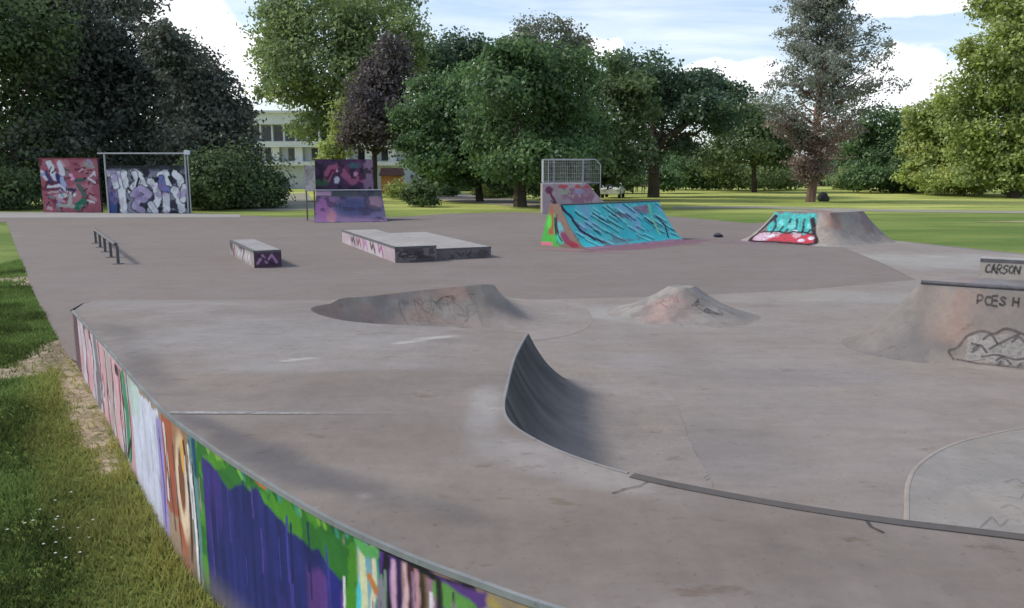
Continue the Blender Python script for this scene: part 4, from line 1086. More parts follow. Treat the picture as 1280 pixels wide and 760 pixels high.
# ------------------------------------------------------------------ graffiti panels at the back
pa = np.array(at(55, 265.5)[:2]); pb = np.array(at(127, 265.5)[:2])
panel = empty('graffiti_panel', (pa[0], pa[1], 0), 'free-standing square red graffiti panel in front of the dark trees at the left', 'graffiti wall')
pwd = np.hypot(*(pb - pa)); phh = 2.98
cc = Canvas(pwd, phh, .03, lin(165, 92, 108))
cc.noise(lin(180, 120, 130), .55, 1.5, 3); cc.noise(lin(120, 50, 70), .62, 3, 4)
for x0, y0, x1, y1, r_, c_2 in ((.12, 2.3, .25, 1.9, .10, WHITE), (.55, 2.75, .85, 1.9, .17, WHITE), (1.15, 2.75, 1.25, 2.2, .15, WHITE), (.35, 2.2, .6, 1.7, .12, lin(70, 55, 110)), (.95, 2.1, 1.0, 1.75, .12, lin(40, 50, 110)), (1.2, 1.9, 1.35, 1.3, .12, lin(170, 180, 215)),
      (.35, 1.45, 1.0, 1.5, .06, WHITE), (.35, 1.15, 1.0, 1.2, .06, lin(190, 170, 175)), (.3, 1.3, 1.0, 1.33, .05, lin(80, 50, 60)), (1.1, 1.3, 1.9, 1.25, .08, lin(50, 50, 85)), (2.0, 1.8, 2.4, 1.85, .10, lin(60, 95, 90)), (2.1, 1.5, 2.4, 1.0, .16, lin(90, 100, 95)), (1.9, .3, 2.3, .6, .2, lin(40, 115, 90)),
      (1.0, .9, 1.3, .95, .12, lin(200, 205, 200)), (.9, .4, 1.7, .35, .10, lin(170, 175, 165)), (1.5, .5, 1.6, 1.0, .12, lin(180, 180, 175)), (.2, .3, .4, .2, .12, lin(205, 170, 165)), (2.6, 2.7, 3.0, 2.5, .08, lin(150, 160, 150)), (2.7, 1.9, 3.0, 1.7, .06, WHITE), (2.7, .9, 3.0, .7, .1, lin(190, 150, 160)), (1.7, 2.1, 1.8, 1.9, .1, lin(230, 170, 200)), (2.0, 2.4, 2.5, 2.5, .07, lin(110, 45, 65))):
    cc.stroke([(x0, y0), (x1, y1)], r_, c_2, .03, .08, int(x0 * 9 + y0 * 5))
for i_ in range(16):
    x0, y0 = rr.uniform(.1, 3.1), rr.uniform(.15, 2.85); cc.stroke([(x0, y0), (x0 + rr.uniform(-.3, .3), y0 + rr.uniform(-.3, .3)), (x0 + rr.uniform(-.3, .3), y0 + rr.uniform(-.3, .3))], .05, [WHITE, lin(150, 160, 190), lin(195, 160, 170), lin(120, 130, 130)][i_ % 4], .03, .05, i_)
for i_ in range(20):
    x0, y0 = rr.uniform(.2, 3), rr.uniform(.3, 2.7); cc.stroke([(x0, y0), (x0 + rr.uniform(-.3, .3), y0 + rr.uniform(-.4, .4))], .03, BLACK, .02, .05, i_)
cc.c *= .95
cc.build('painted_face', lambda X, Y: np.column_stack([X, 0 * X - .004, Y]), M_PAINT, panel)
mb = MB(); mb.box((pwd / 2, .1, phh / 2), (pwd, .2, phh)); mb.build('board', M_DARKPLY, panel, bevel=.01)
mb = MB(); mb.box((pwd / 2, .1, phh + .03), (pwd + .06, .26, .06)); mb.build('cap', rough_mat('red_cap', color=(.25, .06, .08), bump=.1), panel)

pa = np.array(at(135.5, 266.5)[:2]); pb = np.array(at(237, 266.5)[:2]); pwd = np.hypot(*(pb - pa)); phh = 2.62
pan2 = empty('framed_graffiti_panel', (pa[0], pa[1], 0), 'black and white graffiti panel under a thin steel frame, beside the red panel', 'graffiti wall')
cc = Canvas(pwd, phh, .025, lin(30, 32, 44))
SIL, LIL = lin(235, 236, 240), lin(185, 172, 205)
def fat(pts, r, c1=SIL, seed=1): cc.stroke(pts, r * 1.18 + .045, lin(22, 22, 30), .02, .08, seed); cc.stroke(pts, r * 1.18, c1, .03, .08, seed)
cc.noise(lin(150, 152, 165), .47, 2.2, 88, .04, 1, .9); cc.rect(0, .5, 0, 1.15, lin(60, 85, 140), .03, .05)
for sd_, st, r_, c1 in ((1, [(.15, 2.2), (.45, 2.3), (.9, 2.25)], .16, SIL), (2, [(.8, 2.15), (.85, 1.2), (.9, .15)], .17, SIL), (3, [(.45, 2.0), (.55, 1.5)], .15, SIL), (4, [(1.05, 2.2), (1.1, 1.55)], .14, SIL),
   (5, [(1.6, 2.3), (1.85, 2.1), (2.1, 1.6)], .17, SIL), (6, [(1.3, 1.2), (1.75, 1.75), (1.6, 2.2)], .12, SIL), (7, [(1.45, 1.0), (1.9, 1.4), (2.35, 1.1), (2.1, .8), (1.75, .75), (1.5, .35), (1.9, .12)], .15, LIL),
   (8, [(2.45, 1.75), (2.75, 1.5), (2.85, .9), (2.7, .5), (2.4, .2)], .16, SIL), (9, [(2.4, .5), (2.6, .15)], .15, SIL),
   (10, [(3.05, 2.1), (3.3, 2.2), (3.4, 1.5), (3.3, .8), (3.25, .2)], .18, SIL), (11, [(3.05, 1.9), (3.1, 1.4), (3.5, 1.3)], .14, lin(120, 130, 190)), (12, [(3.85, 2.15), (4.1, 1.9), (4.15, 1.2)], .17, SIL), (13, [(3.75, 1.3), (4.0, .9), (4.1, .2)], .18, SIL), (14, [(4.3, 1.5), (4.2, .7)], .12, SIL)):
    fat(st, r_, c1, sd_)
for st in ([(3.5, 2.0), (3.65, 1.6)], [(1.85, 1.9), (1.7, 1.5)], [(1.2, 1.4), (1.35, 1.25)], [(.3, 1.25), (.45, 1.2)], [(2.9, 1.9), (2.75, 1.75)]): cc.stroke(st, .06, lin(20, 20, 30), .02, .03)
cc.noise(lin(150, 120, 175), .64, 2, 8, .05, 1, .6)
top = sstep(2.25, 2.5, cc.Y + .15 * (fbm(cc.X * 3, cc.Y * 3, 5) - .5)); cc.mix(top, lin(26, 36, 36))
cc.mix(sstep(.5, .62, fbm(cc.X * 4, cc.Y * 3, 77)) * .25, lin(90, 92, 120))
cc.c *= .9
cc.build('painted_face', lambda X, Y: np.column_stack([X, 0 * X - .004, Y]), M_PAINT, pan2)
mb = MB(); mb.box((pwd / 2, .1, phh / 2), (pwd, .2, phh)); mb.build('board', M_DARKPLY, pan2, bevel=.01)
for x0 in (.06, pwd - .03):
    mb = MB(); mb.tube((x0, -.06, 0), (x0, -.06, 3.3), .045, n=10); mb.build('post', M_GALV, pan2, smooth=True)
mb = MB(); mb.tube((-.3, -.06, 3.27), (pwd + .1, -.06, 3.27), .04, n=10); mb.build('crossbar', M_GALV, pan2, smooth=True)
fl = empty('floodlight', (pa[0] + pwd + .12, pa[1] - .06, 0), 'small pale floodlight on a slim pole at the right of the framed panel', 'floodlight')
mb = MB(); mb.tube((0, 0, 0), (0, 0, 3.2), .035, n=8); mb.build('pole', M_GALV, fl, smooth=True)
mb = MB(); mb.box((0, -.05, 3.32), (.3, .16, .24)); mb.build('lamp_head', M_WHITE, fl, bevel=.02)

# ------------------------------------------------------------------ purple mini ramp with backboard
p0 = np.array(at(396, 278.5)[:2]); p1 = np.array(at(481, 278.5)[:2]); wd = np.hypot(*(p1 - p0))
mini = empty('mini_ramp', (p0[0], p0[1], 0), 'purple graffitied quarter pipe with a tall painted backboard and a timber side frame', 'skate ramp', None, .24)
prof = np.array([(1.5 * k, 1.42 * k ** 1.6) for k in np.linspace(0, 1, 24)]); pc = np.concatenate([[0], np.cumsum(np.hypot(*np.diff(prof, axis=0).T))])
cc = Canvas(wd, pc[-1], .03, lin(112, 90, 122))
cc.noise(lin(88, 80, 112), .5, 1.3, 3); cc.blob(wd * .55, 1.1, .9, .6, lin(58, 62, 100), .4, .1); cc.blob(.4, 1.0, .35, .8, lin(128, 82, 128), .4, .1, 4)
cc.blob(wd - .4, 1.4, .35, .4, lin(130, 105, 120), .4, .1, 6); cc.blob(.7, .5, .2, .5, lin(150, 105, 120), .4, .1, 8); cc.rect(0, wd, pc[-1] - .35, pc[-1], lin(62, 66, 70), .05, .05)
cc.rect(-.1, .7, pc[-1] - .3, pc[-1] - .05, lin(150, 120, 145), .03, .03)
cc.noise(lin(40, 36, 60), .62, 3, 9, .04, 1, .7)
cc.build('riding_surface', lambda X, Y: np.column_stack([wd / 2 + (X - wd / 2) * (1.07 - .09 * Y / pc[-1]), np.interp(Y, pc, prof[:, 0]), np.interp(Y, pc, prof[:, 1]) + .012]), M_PAINT, mini)
mb = MB(); mb.prism([(a, z) for a, z in prof[::2]] + [(1.5, 1.42), (2.6, 1.42), (2.6, 0)], (.01, 0, 0), (1, 0), (0, 1), wd - .02); mb.build('body', M_DARKPLY, mini)
mb = MB(); mb.tube((0, 1.5, 1.43), (wd, 1.5, 1.43), .03, n=8); mb.build('coping', M_GALV, mini, smooth=True)
bw = wd - .35; cc = Canvas(bw, 1.45, .025, lin(78, 52, 84))
cc.noise(lin(110, 60, 100), .55, 2, 3)
cc.stroke([(.5, .5), (.75, 1.0), (1.1, 1.05), (1.4, .7), (1.75, .4), (2.1, .65), (2.35, .4)], .17, lin(170, 95, 130), .03, .06)
cc.stroke([(.55, .5), (.8, .95), (1.05, .9)], .05, lin(110, 25, 55), .02, .04); cc.blob(1.0, .45, .14, .16, WHITE, .3); cc.blob(1.05, .9, .08, .08, lin(240, 190, 215), .3); cc.blob(1.9, .75, .12, .12, lin(215, 150, 185), .3)
cc.blob(.25, .35, .35, .2, lin(60, 100, 70), .4, .1, 7); cc.blob(1.85, 1.15, .3, .15, lin(70, 105, 110), .4, .1); cc.rect(bw - .45, bw, 0, 1.45, lin(150, 120, 145), .05, .08); cc.noise(lin(36, 26, 48), .6, 3.5, 12, .04, 1, .8)
cc.c *= .85
cc.build('backboard_face', lambda X, Y: np.column_stack([X + .02, 0 * X + 2.396, Y + 1.43]), M_PAINT, mini)
mb = MB(); mb.box((bw / 2 + .02, 2.45, 2.155), (bw, .1, 1.45)); mb.build('backboard', M_DARKPLY, mini, bevel=.01)
for x0, y0 in ((-.42, 1.9), (-.06, 1.9)):
    mb = MB(); mb.box((x0, y0, 1.3), (.07, .07, 2.6)); mb.build('side_post', M_TIMBER, mini)
mb = MB(); mb.box((-.24, 1.85, 1.98), (.46, .05, 1.2)); mb.build('side_board', rough_mat('mottled_board', color=(.42, .38, .36), scales=((1.8, .5), (8, .3)), bump=.2), mini)
mb = MB(); mb.box((-.24, 1.88, .9), (.40, .05, .07)); mb.build('brace', M_TIMBER, mini)

# ------------------------------------------------------------------ vert ramp with wire fence
v0 = np.array(at(678, 267.5)[:2])
vr = empty('fenced_quarter_pipe', (v0[0], v0[1], 0), 'tall pale pink-grey quarter pipe with a wire fence round its platform, behind the turquoise ramp', 'skate ramp')
pl = 2.5; Hh = 1.62; ex = 2.4; dep = 3.0
mb = MB(); pr2 = [(0, 0), (0, Hh), (pl, Hh)] + [(pl + ex * k, Hh * (1 - k) ** 2) for k in np.linspace(.08, 1, 14)]
mb.prism([(a, z) for a, z in pr2], (0, .01, 0), (0, 1), (1, 0), dep); mb.build('body', rough_mat('ramp_concrete', color=(.32, .28, .28), scales=((1, .12), (8, .12)), bump=.2), vr)
W_ = pl + ex; cc = Canvas(W_, Hh, .03, lin(176, 160, 166))
cc.noise(lin(160, 120, 140), .5, 1.6, 3); cc.noise(lin(190, 170, 175), .58, 3, 6)
cc.blob(.35, 1.3, .22, .2, lin(125, 70, 95), .3, .06); cc.stroke([(.4, 1.2), (.62, .8), (.7, .6)], .07, lin(120, 45, 75), .03, .05); cc.stroke([(.5, .7), (.7, .45), (.45, .3)], .05, lin(90, 90, 95), .03, .05)
for x0 in (1.0, 1.25, 1.9, 2.4, 2.9): cc.blob(x0, 1.48, .16, .10, lin(196, 95, 95), .3, .06, int(x0 * 5))
cc.blob(1.2, 1.2, .3, .12, lin(165, 175, 150), .4, .08); cc.blob(2.0, 1.2, .3, .12, lin(165, 155, 190), .4, .08)
cc.c *= .85
def vpos(X, Y):
    top = np.where(X < pl, Hh, Hh * (1 - np.clip((X - pl) / ex, 0, 1)) ** 2)
    return np.column_stack([X, 0 * X + .002, np.minimum(Y, top)])
cc.build('side_face', vpos, M_PAINT, vr)
fpts = [(0, .1), (1.15 * .6, .1), (2.15, .1), (2.95, .1)]
fh = 1.32
for (x0, y0) in ((.05, .1), (.45, 2.9), (.62, .1), (2.2, .1), (2.45, 2.9), (3.15, .1)):
    mb = MB()
    if x0 > 3: mb.tube((x0, y0, Hh - .35), (x0, y0, Hh + fh - .3), .03, n=8); mb.tube((x0, y0, Hh + fh - .3), (x0 - .28, y0, Hh + fh), .03, n=8)
    else: mb.tube((x0, y0, Hh), (x0, y0, Hh + fh), .03, n=8)
    mb.build('fence_post', M_GALV, vr, smooth=True)
for y0 in (.1, 2.9):
    mb = MB(); mb.tube((.05, y0, Hh + fh), (2.87, y0, Hh + fh), .024, n=8); mb.tube((.05, y0, Hh + .06), (2.87 if y0 > 1 else 3.1, y0, Hh + .06), .02, n=8); mb.build('fence_rail', M_GALV, vr, smooth=True)
mb = MB(); mb.tube((.05, .1, Hh + fh), (.05, 2.9, Hh + fh), .024, n=8); mb.build('fence_rail', M_GALV, vr, smooth=True)
for seg in (((.05, .1), (3.1, .1)), ((.05, 2.9), (2.87, 2.9)), ((.05, .1), (.05, 2.9))):
    a, b = np.array(seg[0]), np.array(seg[1]); l_ = np.hypot(*(b - a)); u_ = (b - a) / l_; mb = MB()
    for s_ in np.arange(.1, l_, .1): mb.tube((*(a + u_ * s_), Hh + .06), (*(a + u_ * s_), Hh + fh), .006, n=3, cap=False)
    for z_ in np.arange(.16, fh, .2): mb.tube((*a, Hh + z_), (*b, Hh + z_), .006, n=3, cap=False)
    mb.build('wire_mesh', M_GALV, vr)

# ------------------------------------------------------------------ small thing on the asphalt
bgp = at(897, 296.5)
bag = empty('bag', bgp, 'tiny dark bag left on the asphalt between the turquoise ramp and the pyramid', 'bag')
mb = MB(); mb.ellipsoid((0, 0, .06), (.17, .10, .06), 14, 8); mb.ellipsoid((.12, .02, .05), (.09, .08, .05), 10, 6); mb.build('pouch', M_PANTS, bag, smooth=True)
mb = MB()
for k in range(8):
    a0, a1 = math.pi * k / 8, math.pi * (k + 1) / 8; mb.tube((.1 * math.cos(a0), 0, .10 + .05 * math.sin(a0)), (.1 * math.cos(a1), 0, .10 + .05 * math.sin(a1)), .012, n=6)
mb.build('strap', M_PANTS, bag, smooth=True)

# ------------------------------------------------------------------ trees
def leaf_cloud(centers, radii, n, size, seed, outward=.55, flat=1.0):
    """n leaf quads in clumps near the surface of ellipsoidal lobes"""
    r = np.random.default_rng(seed)
    centers = np.asarray(centers, float); radii = np.asarray(radii, float)
    area = (radii[:, 0] * radii[:, 2]) ; cnt = np.maximum(20, (n * area / area.sum())).astype(int)
    Vs, rnd = [], []
    for c, R, k in zip(centers, radii, cnt):
        ncl = max(8, int(k / 45))
        d = r.normal(size=(ncl, 3));  d /= np.linalg.norm(d, axis=1)[:, None]
        rad = r.uniform(.5, 1.06, ncl)[:, None]
        cl = c + d * R * rad
        crnd = r.uniform(0, 1, ncl)
        idx = r.integers(0, ncl, k)
        sg = R.min() * .17 + size * .6
        off = r.normal(size=(k, 3)) * sg * np.array([1, 1, .6])
        p = cl[idx] + off
        # drooping droplets at the rim for ragged outline
        nrm = d[idx] * outward + r.normal(size=(k, 3)) * .5 + np.array([0, 0, .35]); nrm /= np.linalg.norm(nrm, axis=1)[:, None]
        a = np.cross(nrm, r.normal(size=(k, 3))); a /= np.linalg.norm(a, axis=1)[:, None] + 1e-9
        b = np.cross(nrm, a)
        s = size * r.uniform(.55, 1.25, k)[:, None]
        q = np.stack([p - a * s * .5, p - b * s * .30, p + a * s * .5, p + b * s * .30 + nrm * s * .12], 1)
        Vs.append(q.reshape(-1, 3)); rnd.append(np.clip(crnd[idx] * .55 + r.uniform(0, .45, k), 0, 1))
    V = np.vstack(Vs); Q = np.arange(len(V)).reshape(-1, 4)
    return V, Q, np.concatenate(rnd)
def limb(mb, a, b, r0, r1, rnd, seg=4, wob=.12):
    a, b = np.array(a, float), np.array(b, float); L = np.linalg.norm(b - a); p = a; q = r0
    for k in range(1, seg + 1):
        t = k / seg; n_ = a + (b - a) * t + (rnd.uniform(-1, 1, 3) * L * wob * .3 if k < seg else 0); rr_ = r0 + (r1 - r0) * t
        mb.tube(tuple(p), tuple(n_), q, rr_, n=7, cap=(k == seg)); p, q = n_, rr_
def tree(name, label, cat, Y, base, lobes, mat, n, size, trunk=None, bark=None, group=None, seed=1, dspread=.8, tr=.28, outward=.55, shape='tree'):
    """lobes: (photo column, photo row, half width, half height) of the crown masses of a tree standing Y metres away"""
    r = np.random.default_rng(seed + 100); sc = Y / 1000
    bx = (base - 640) * sc; root = empty(name, (bx, Y, 0), label, cat, group)
    C_, R_ = [], []
    for (px, py, rx, rz) in lobes:
        w_ = up(px, py, Y); 
        dy = r.uniform(-1, 1) * rx * sc * dspread
        C_.append((w_[0] - bx, dy, w_[2])); R_.append((rx * sc, rx * sc * .95, rz * sc * 1.0))
        # satellite lobes for an uneven outline
        for _ in range(3):
            a_ = r.uniform(0, 2 * math.pi); e_ = r.uniform(-.5, 1.0)
            C_.append((w_[0] - bx + math.cos(a_) * rx * sc * .72, dy + math.sin(a_) * rx * sc * .7, w_[2] + e_ * rz * sc * .6))
            k_ = r.uniform(.34, .5); R_.append((rx * sc * k_, rx * sc * k_, rz * sc * k_ * 1.1))
    V, Q, rn = leaf_cloud(C_, R_, n, size, seed, outward)
    bw_ = V[Q][:, :, 2].min(1) < .03
    for k_ in np.nonzero(bw_)[0]:
        V[Q[k_], 2] += .05 - V[Q[k_], 2].min() + r.uniform(0, .5)
    mesh_np('crown' if shape == 'tree' else 'foliage', V, Q, mat, root, face_attr=rn)
    mb = MB(); C_ = np.array(C_); zc = C_[:, 2]
    top = C_[np.argmax(zc)]; low = zc.min()
    th = max(.6, float(np.percentile(zc, 30)))
    fork = (r.uniform(-.2, .2), 0, th * .6)
    limb(mb, (0, 0, -.1), fork, tr * 1.15, tr * .8, r, 4, .04)
    big = C_[::4]
    for c in big[:9]: limb(mb, fork, tuple(c), tr * .55, tr * .1, r, 5, .2)
    mb.build('trunk' if shape == 'tree' else 'stems', bark or M_BARK, root, smooth=True)
    return root

L_dk = leaf_mat('dark_green_leaves', (.10, .175, .075), trans=.42)
L_pur = leaf_mat('dusky_leaves', (.115, .150, .095), trans=.42, hue2=(.17, .18, .13))
L_cop = leaf_mat('copper_leaves', (.12, .10, .095), trans=.35, hue2=(.18, .15, .135))
L_lt = leaf_mat('light_green_leaves', (.20, .31, .13), trans=.5)
L_md = leaf_mat('mid_green_leaves', (.085, .18, .070), trans=.42)
L_bl = leaf_mat('blue_green_leaves', (.078, .155, .095), trans=.4)
L_lime = leaf_mat('lime_leaves', (.29, .41, .13), trans=.5)
L_grey = leaf_mat('grey_needles', (.25, .29, .22), trans=.45, hue2=(.36, .38, .29))
L_brn = leaf_mat('brownish_needles', (.25, .18, .14), trans=.35, hue2=(.38, .29, .24))
L_bg = leaf_mat('hazy_leaves', (.16, .195, .12), trans=.4, hue2=(.24, .25, .18))

G1 = 'broadleaf trees behind the skatepark'
tree('broadleaf_tree', 'dark green leafy tree at the far left edge of the photo', 'tree', 54, 15,
     [(15, 40, 70, 55), (-50, 80, 80, 90), (25, 120, 65, 55), (0, 190, 75, 55), (50, 215, 50, 40), (-60, 0, 70, 60), (10, -10, 60, 40), (60, 60, 40, 40), (70, 180, 45, 40)], L_dk, 38000, .34, seed=2, group=G1)
tree('dusky_tree', 'huge dusky dark-leaved tree rising behind the two graffiti panels', 'tree', 60, 130,
     [(100, 30, 72, 50), (150, 75, 62, 52), (90, 110, 75, 60), (160, 130, 85, 65), (210, 110, 55, 55), (120, 190, 85, 50), (190, 200, 70, 45), (60, 60, 60, 60), (125, -15, 55, 36), (60, -20, 60, 40)], L_pur, 60000, .36, seed=3, group=G1, tr=.5)
tree('dusky_tree', 'dusky tree with a pointed purplish top, right of the two graffiti panels', 'tree', 54, 262,
     [(258, 108, 28, 28), (228, 78, 24, 28), (280, 148, 34, 34), (240, 140, 44, 44), (296, 190, 30, 36), (250, 190, 52, 46), (210, 60, 24, 26)], L_pur, 30000, .32, seed=4, group=G1)
tree('tall_tree', 'tall light green tree above the white building', 'tree', 84, 430,
     [(400, 30, 72, 50), (350, 60, 34, 38), (465, 45, 60, 50), (400, 95, 62, 42), (440, 110, 60, 50), (368, 112, 42, 32), (430, -20, 80, 40), (505, 60, 32, 44), (392, 158, 26, 24), (330, 70, 18, 22), (350, 15, 30, 30)], L_lt, 40000, .46, seed=5, group=G1, tr=.55)
tree('weeping_tree', 'yellow-green drooping young tree beneath the tall light green tree', 'tree', 74, 424,
     [(424, 150, 13, 26), (418, 185, 17, 18), (432, 168, 12, 20), (408, 198, 16, 9)], L_lime, 5000, .3, seed=6, tr=.15)
tree('copper_tree', 'dark purple copper-leaved tree standing in front of the tall light green tree', 'tree', 72, 470,
     [(484, 105, 30, 46), (476, 150, 42, 36), (492, 72, 18, 26), (452, 170, 24, 20), (500, 160, 24, 26), (470, 125, 28, 30)], L_cop, 18000, .34, seed=7, group=G1)
tree('broadleaf_tree', 'small dark tree top showing above the green trees, left of the rounded far tree', 'tree', 95, 570,
     [(566, 62, 24, 24), (592, 66, 18, 24), (546, 82, 22, 26), (580, 95, 42, 28)], L_bl, 9000, .46, seed=8, group=G1)
tree('round_tree', 'hazy rounded tree top rising furthest back above the centre trees', 'tree', 120, 683,
     [(683, 48, 44, 24), (655, 66, 26, 22), (712, 62, 24, 24), (683, 82, 50, 24)], L_bg, 11000, .5, seed=9, group=G1)
tree('broadleaf_tree', 'mid green tree left of centre with foliage hanging low over the path', 'tree', 62, 600,
     [(560, 120, 46, 34), (540, 155, 42, 38), (595, 140, 58, 50), (565, 192, 58, 28), (615, 190, 40, 28), (530, 190, 28, 24), (545, 212, 34, 16), (600, 212, 36, 16), (570, 224, 34, 8)], L_md, 36000, .34, seed=10, group=G1)
tree('broadleaf_tree', 'broad mid green tree with a thick trunk, left of the wire-fenced ramp', 'tree', 53, 650,
     [(640, 112, 60, 40), (700, 105, 52, 40), (650, 160, 66, 42), (710, 160, 58, 42), (680, 195, 70, 26), (620, 185, 40, 24), (700, 215, 50, 18), (655, 80, 50, 24), (640, 214, 50, 14)], L_md, 42000, .32, seed=11, group=G1, tr=.42)
tree('broadleaf_tree', 'very dark tree just behind the wire fence of the quarter pipe', 'tree', 66, 745,
     [(752, 105, 34, 30), (765, 145, 46, 38), (745, 190, 42, 34), (775, 200, 24, 26), (750, 220, 30, 14)], L_dk, 20000, .36, seed=12, group=G1)
tree('blue_green_tree', 'dark blue-green tree with open branches and a single trunk at the lawn edge', 'tree', 72, 815,
     [(795, 92, 38, 24), (840, 105, 40, 22), (890, 105, 36, 20), (815, 140, 44, 30), (875, 138, 46, 24), (915, 118, 18, 16), (795, 185, 36, 30), (845, 180, 34, 22), (905, 150, 24, 16)], L_bl, 22000, .38, seed=13, group=G1, tr=.5)
tree('broadleaf_tree', 'low dark tree between the blue-green tree and the pine', 'tree', 88, 940,
     [(950, 150, 38, 24), (925, 178, 42, 26), (965, 185, 28, 26), (900, 195, 34, 22)], L_dk, 13000, .44, seed=14, group=G1)
tree('broadleaf_tree', 'fresh green bushy tree right of the pine', 'tree', 92, 1135,
     [(1110, 158, 34, 28), (1145, 165, 34, 28), (1105, 195, 32, 26), (1155, 195, 42, 30), (1125, 216, 50, 18), (1095, 218, 34, 15), (1160, 216, 34, 17), (1080, 180, 24, 24)], L_md, 22000, .44, seed=15, group=G1)
tree('lime_tree', 'tall lime green tree at the right edge of the photo', 'tree', 70, 1262,
     [(1268, 45, 36, 44), (1235, 90, 38, 36), (1280, 105, 48, 46), (1210, 120, 26, 28), (1240, 150, 48, 40), (1290, 10, 42, 44), (1290, 180, 46, 40), (1252, 205, 44, 28), (1230, 214, 40, 20), (1285, 214, 40, 22), (1250, 180, 44, 34), (1215, 70, 22, 24), (1255, 5, 30, 26)], L_lime, 46000, .36, seed=16, group=G1, tr=.45)
tree('lime_tree', 'lower lime green tree with branches sweeping the lawn, left of the tall one', 'tree', 80, 1195,
     [(1190, 150, 34, 28), (1170, 180, 30, 26), (1205, 185, 36, 32), (1185, 212, 34, 20), (1220, 215, 30, 20), (1165, 218, 34, 16), (1205, 220, 36, 15), (1230, 200, 34, 26), (1160, 150, 20, 22)], L_lime, 34000, .38, seed=17, group=G1)
G2 = 'bushes along the edge of the park'
bush = [('dark rounded bush right of the framed graffiti panel', 49, 262, [(255, 228, 30, 30), (272, 218, 30, 30)], L_dk, 8000),
        ('broad dark bush by the side path, rightmost of the bushes beneath the dusky trees', 51, 310, [(305, 222, 38, 38), (325, 240, 24, 24), (290, 245, 30, 22)], L_dk, 10000),
        ('low dark bush at the far left behind the asphalt', 50, 25, [(20, 235, 40, 28), (-20, 230, 40, 34)], L_dk, 7000),
        ('dark green shrub in a bed between the mini ramp and the centre trees', 53, 528, [(528, 238, 12, 12), (532, 250, 12, 12), (518, 243, 10, 10)], L_dk, 2600),
        ('yellow-green shrub beside the orange hut', 66, 505, [(500, 236, 16, 9), (512, 240, 10, 9)], L_lime, 2200),
        ('small clipped shrub beside the sandy path', 74, 561, [(561, 238, 9, 9)], L_md, 1200),
        ('small yellowish bush left of the thick trunk', 70, 612, [(612, 236, 16, 11), (628, 240, 12, 9)], L_lime, 2600),
        ('mid green bush behind the lawn, nearest the blue-green trunk', 98, 855, [(850, 212, 28, 18), (875, 218, 24, 16)], L_md, 5200),
        ('bright green bush at the back of the lawn between the blue-green tree and the pine', 96, 920, [(915, 215, 30, 15), (945, 218, 26, 14)], L_lt, 5200),
        ('pale green bush at the back of the lawn just left of the pine trunk', 100, 985, [(980, 220, 26, 12)], L_lt, 3200),
        ('green bush at the back of the lawn just right of the pine trunk', 102, 1050, [(1050, 222, 26, 11), (1075, 220, 20, 12)], L_lt, 3800),
        ('dark low bush behind the thick trunk left of the wire-fenced ramp', 60, 655, [(640, 226, 26, 11), (672, 226, 24, 12)], L_md, 5000),
        ('dark low bush behind the trunk of the blue-green tree', 84, 790, [(780, 222, 20, 10), (835, 221, 18, 11)], L_md, 4200),
        ('dark green bush beneath the fresh green tree, right of the pine', 84, 1110, [(1105, 222, 34, 13), (1140, 223, 30, 12)], L_md, 6500),
        ('long low lime green bush sweeping the lawn beneath the lime trees', 76, 1200, [(1180, 222, 30, 13), (1215, 222, 34, 13)], L_lime, 7000),
        ('dark bush at the foot of the tall lime green tree', 74, 1270, [(1275, 226, 22, 16)], L_dk, 2600)]
for i_, (lb, Y, b_, lo, mt, n_) in enumerate(bush):
    tree('bush', lb, 'bush', Y, b_, [(a_, b2_ + 3, c_ * 1.12, d_ * 1.15) for a_, b2_, c_, d_ in lo], mt, int(n_ * 1.5), .26 if Y < 80 else .36, seed=40 + i_, group=G2, tr=.08, shape='bush', dspread=.4)
# clipped hedge
hd = empty('hedge', (*at(575, 239)[:2], 0), 'low clipped green hedge in front of the white vans', 'hedge')
r = np.random.default_rng(5); hy = at(575, 239)[1]; hl = 17.0
nq = 9000; p = np.stack([r.uniform(-5.5, hl - 5.5, nq), r.uniform(-.5, .5, nq), r.uniform(0, 1.2, nq)], 1)
k_ = r.integers(0, 3, nq); p[k_ == 0, 1] = -.5 + r.normal(size=(k_ == 0).sum()) * .05; p[k_ == 1, 2] = 1.2 + r.normal(size=(k_ == 1).sum()) * .06
nn = r.normal(size=(nq, 3)); nn /= np.linalg.norm(nn, axis=1)[:, None]; a = np.cross(nn, r.normal(size=(nq, 3))); a /= np.linalg.norm(a, axis=1)[:, None]; b = np.cross(nn, a); s = .3
V = np.stack([p - a*s*.5, p - b*s*.3, p + a*s*.5, p + b*s*.3], 1).reshape(-1, 3)
mesh_np('foliage', V, np.arange(len(V)).reshape(-1, 4), L_md, hd, face_attr=r.uniform(0, 1, nq))

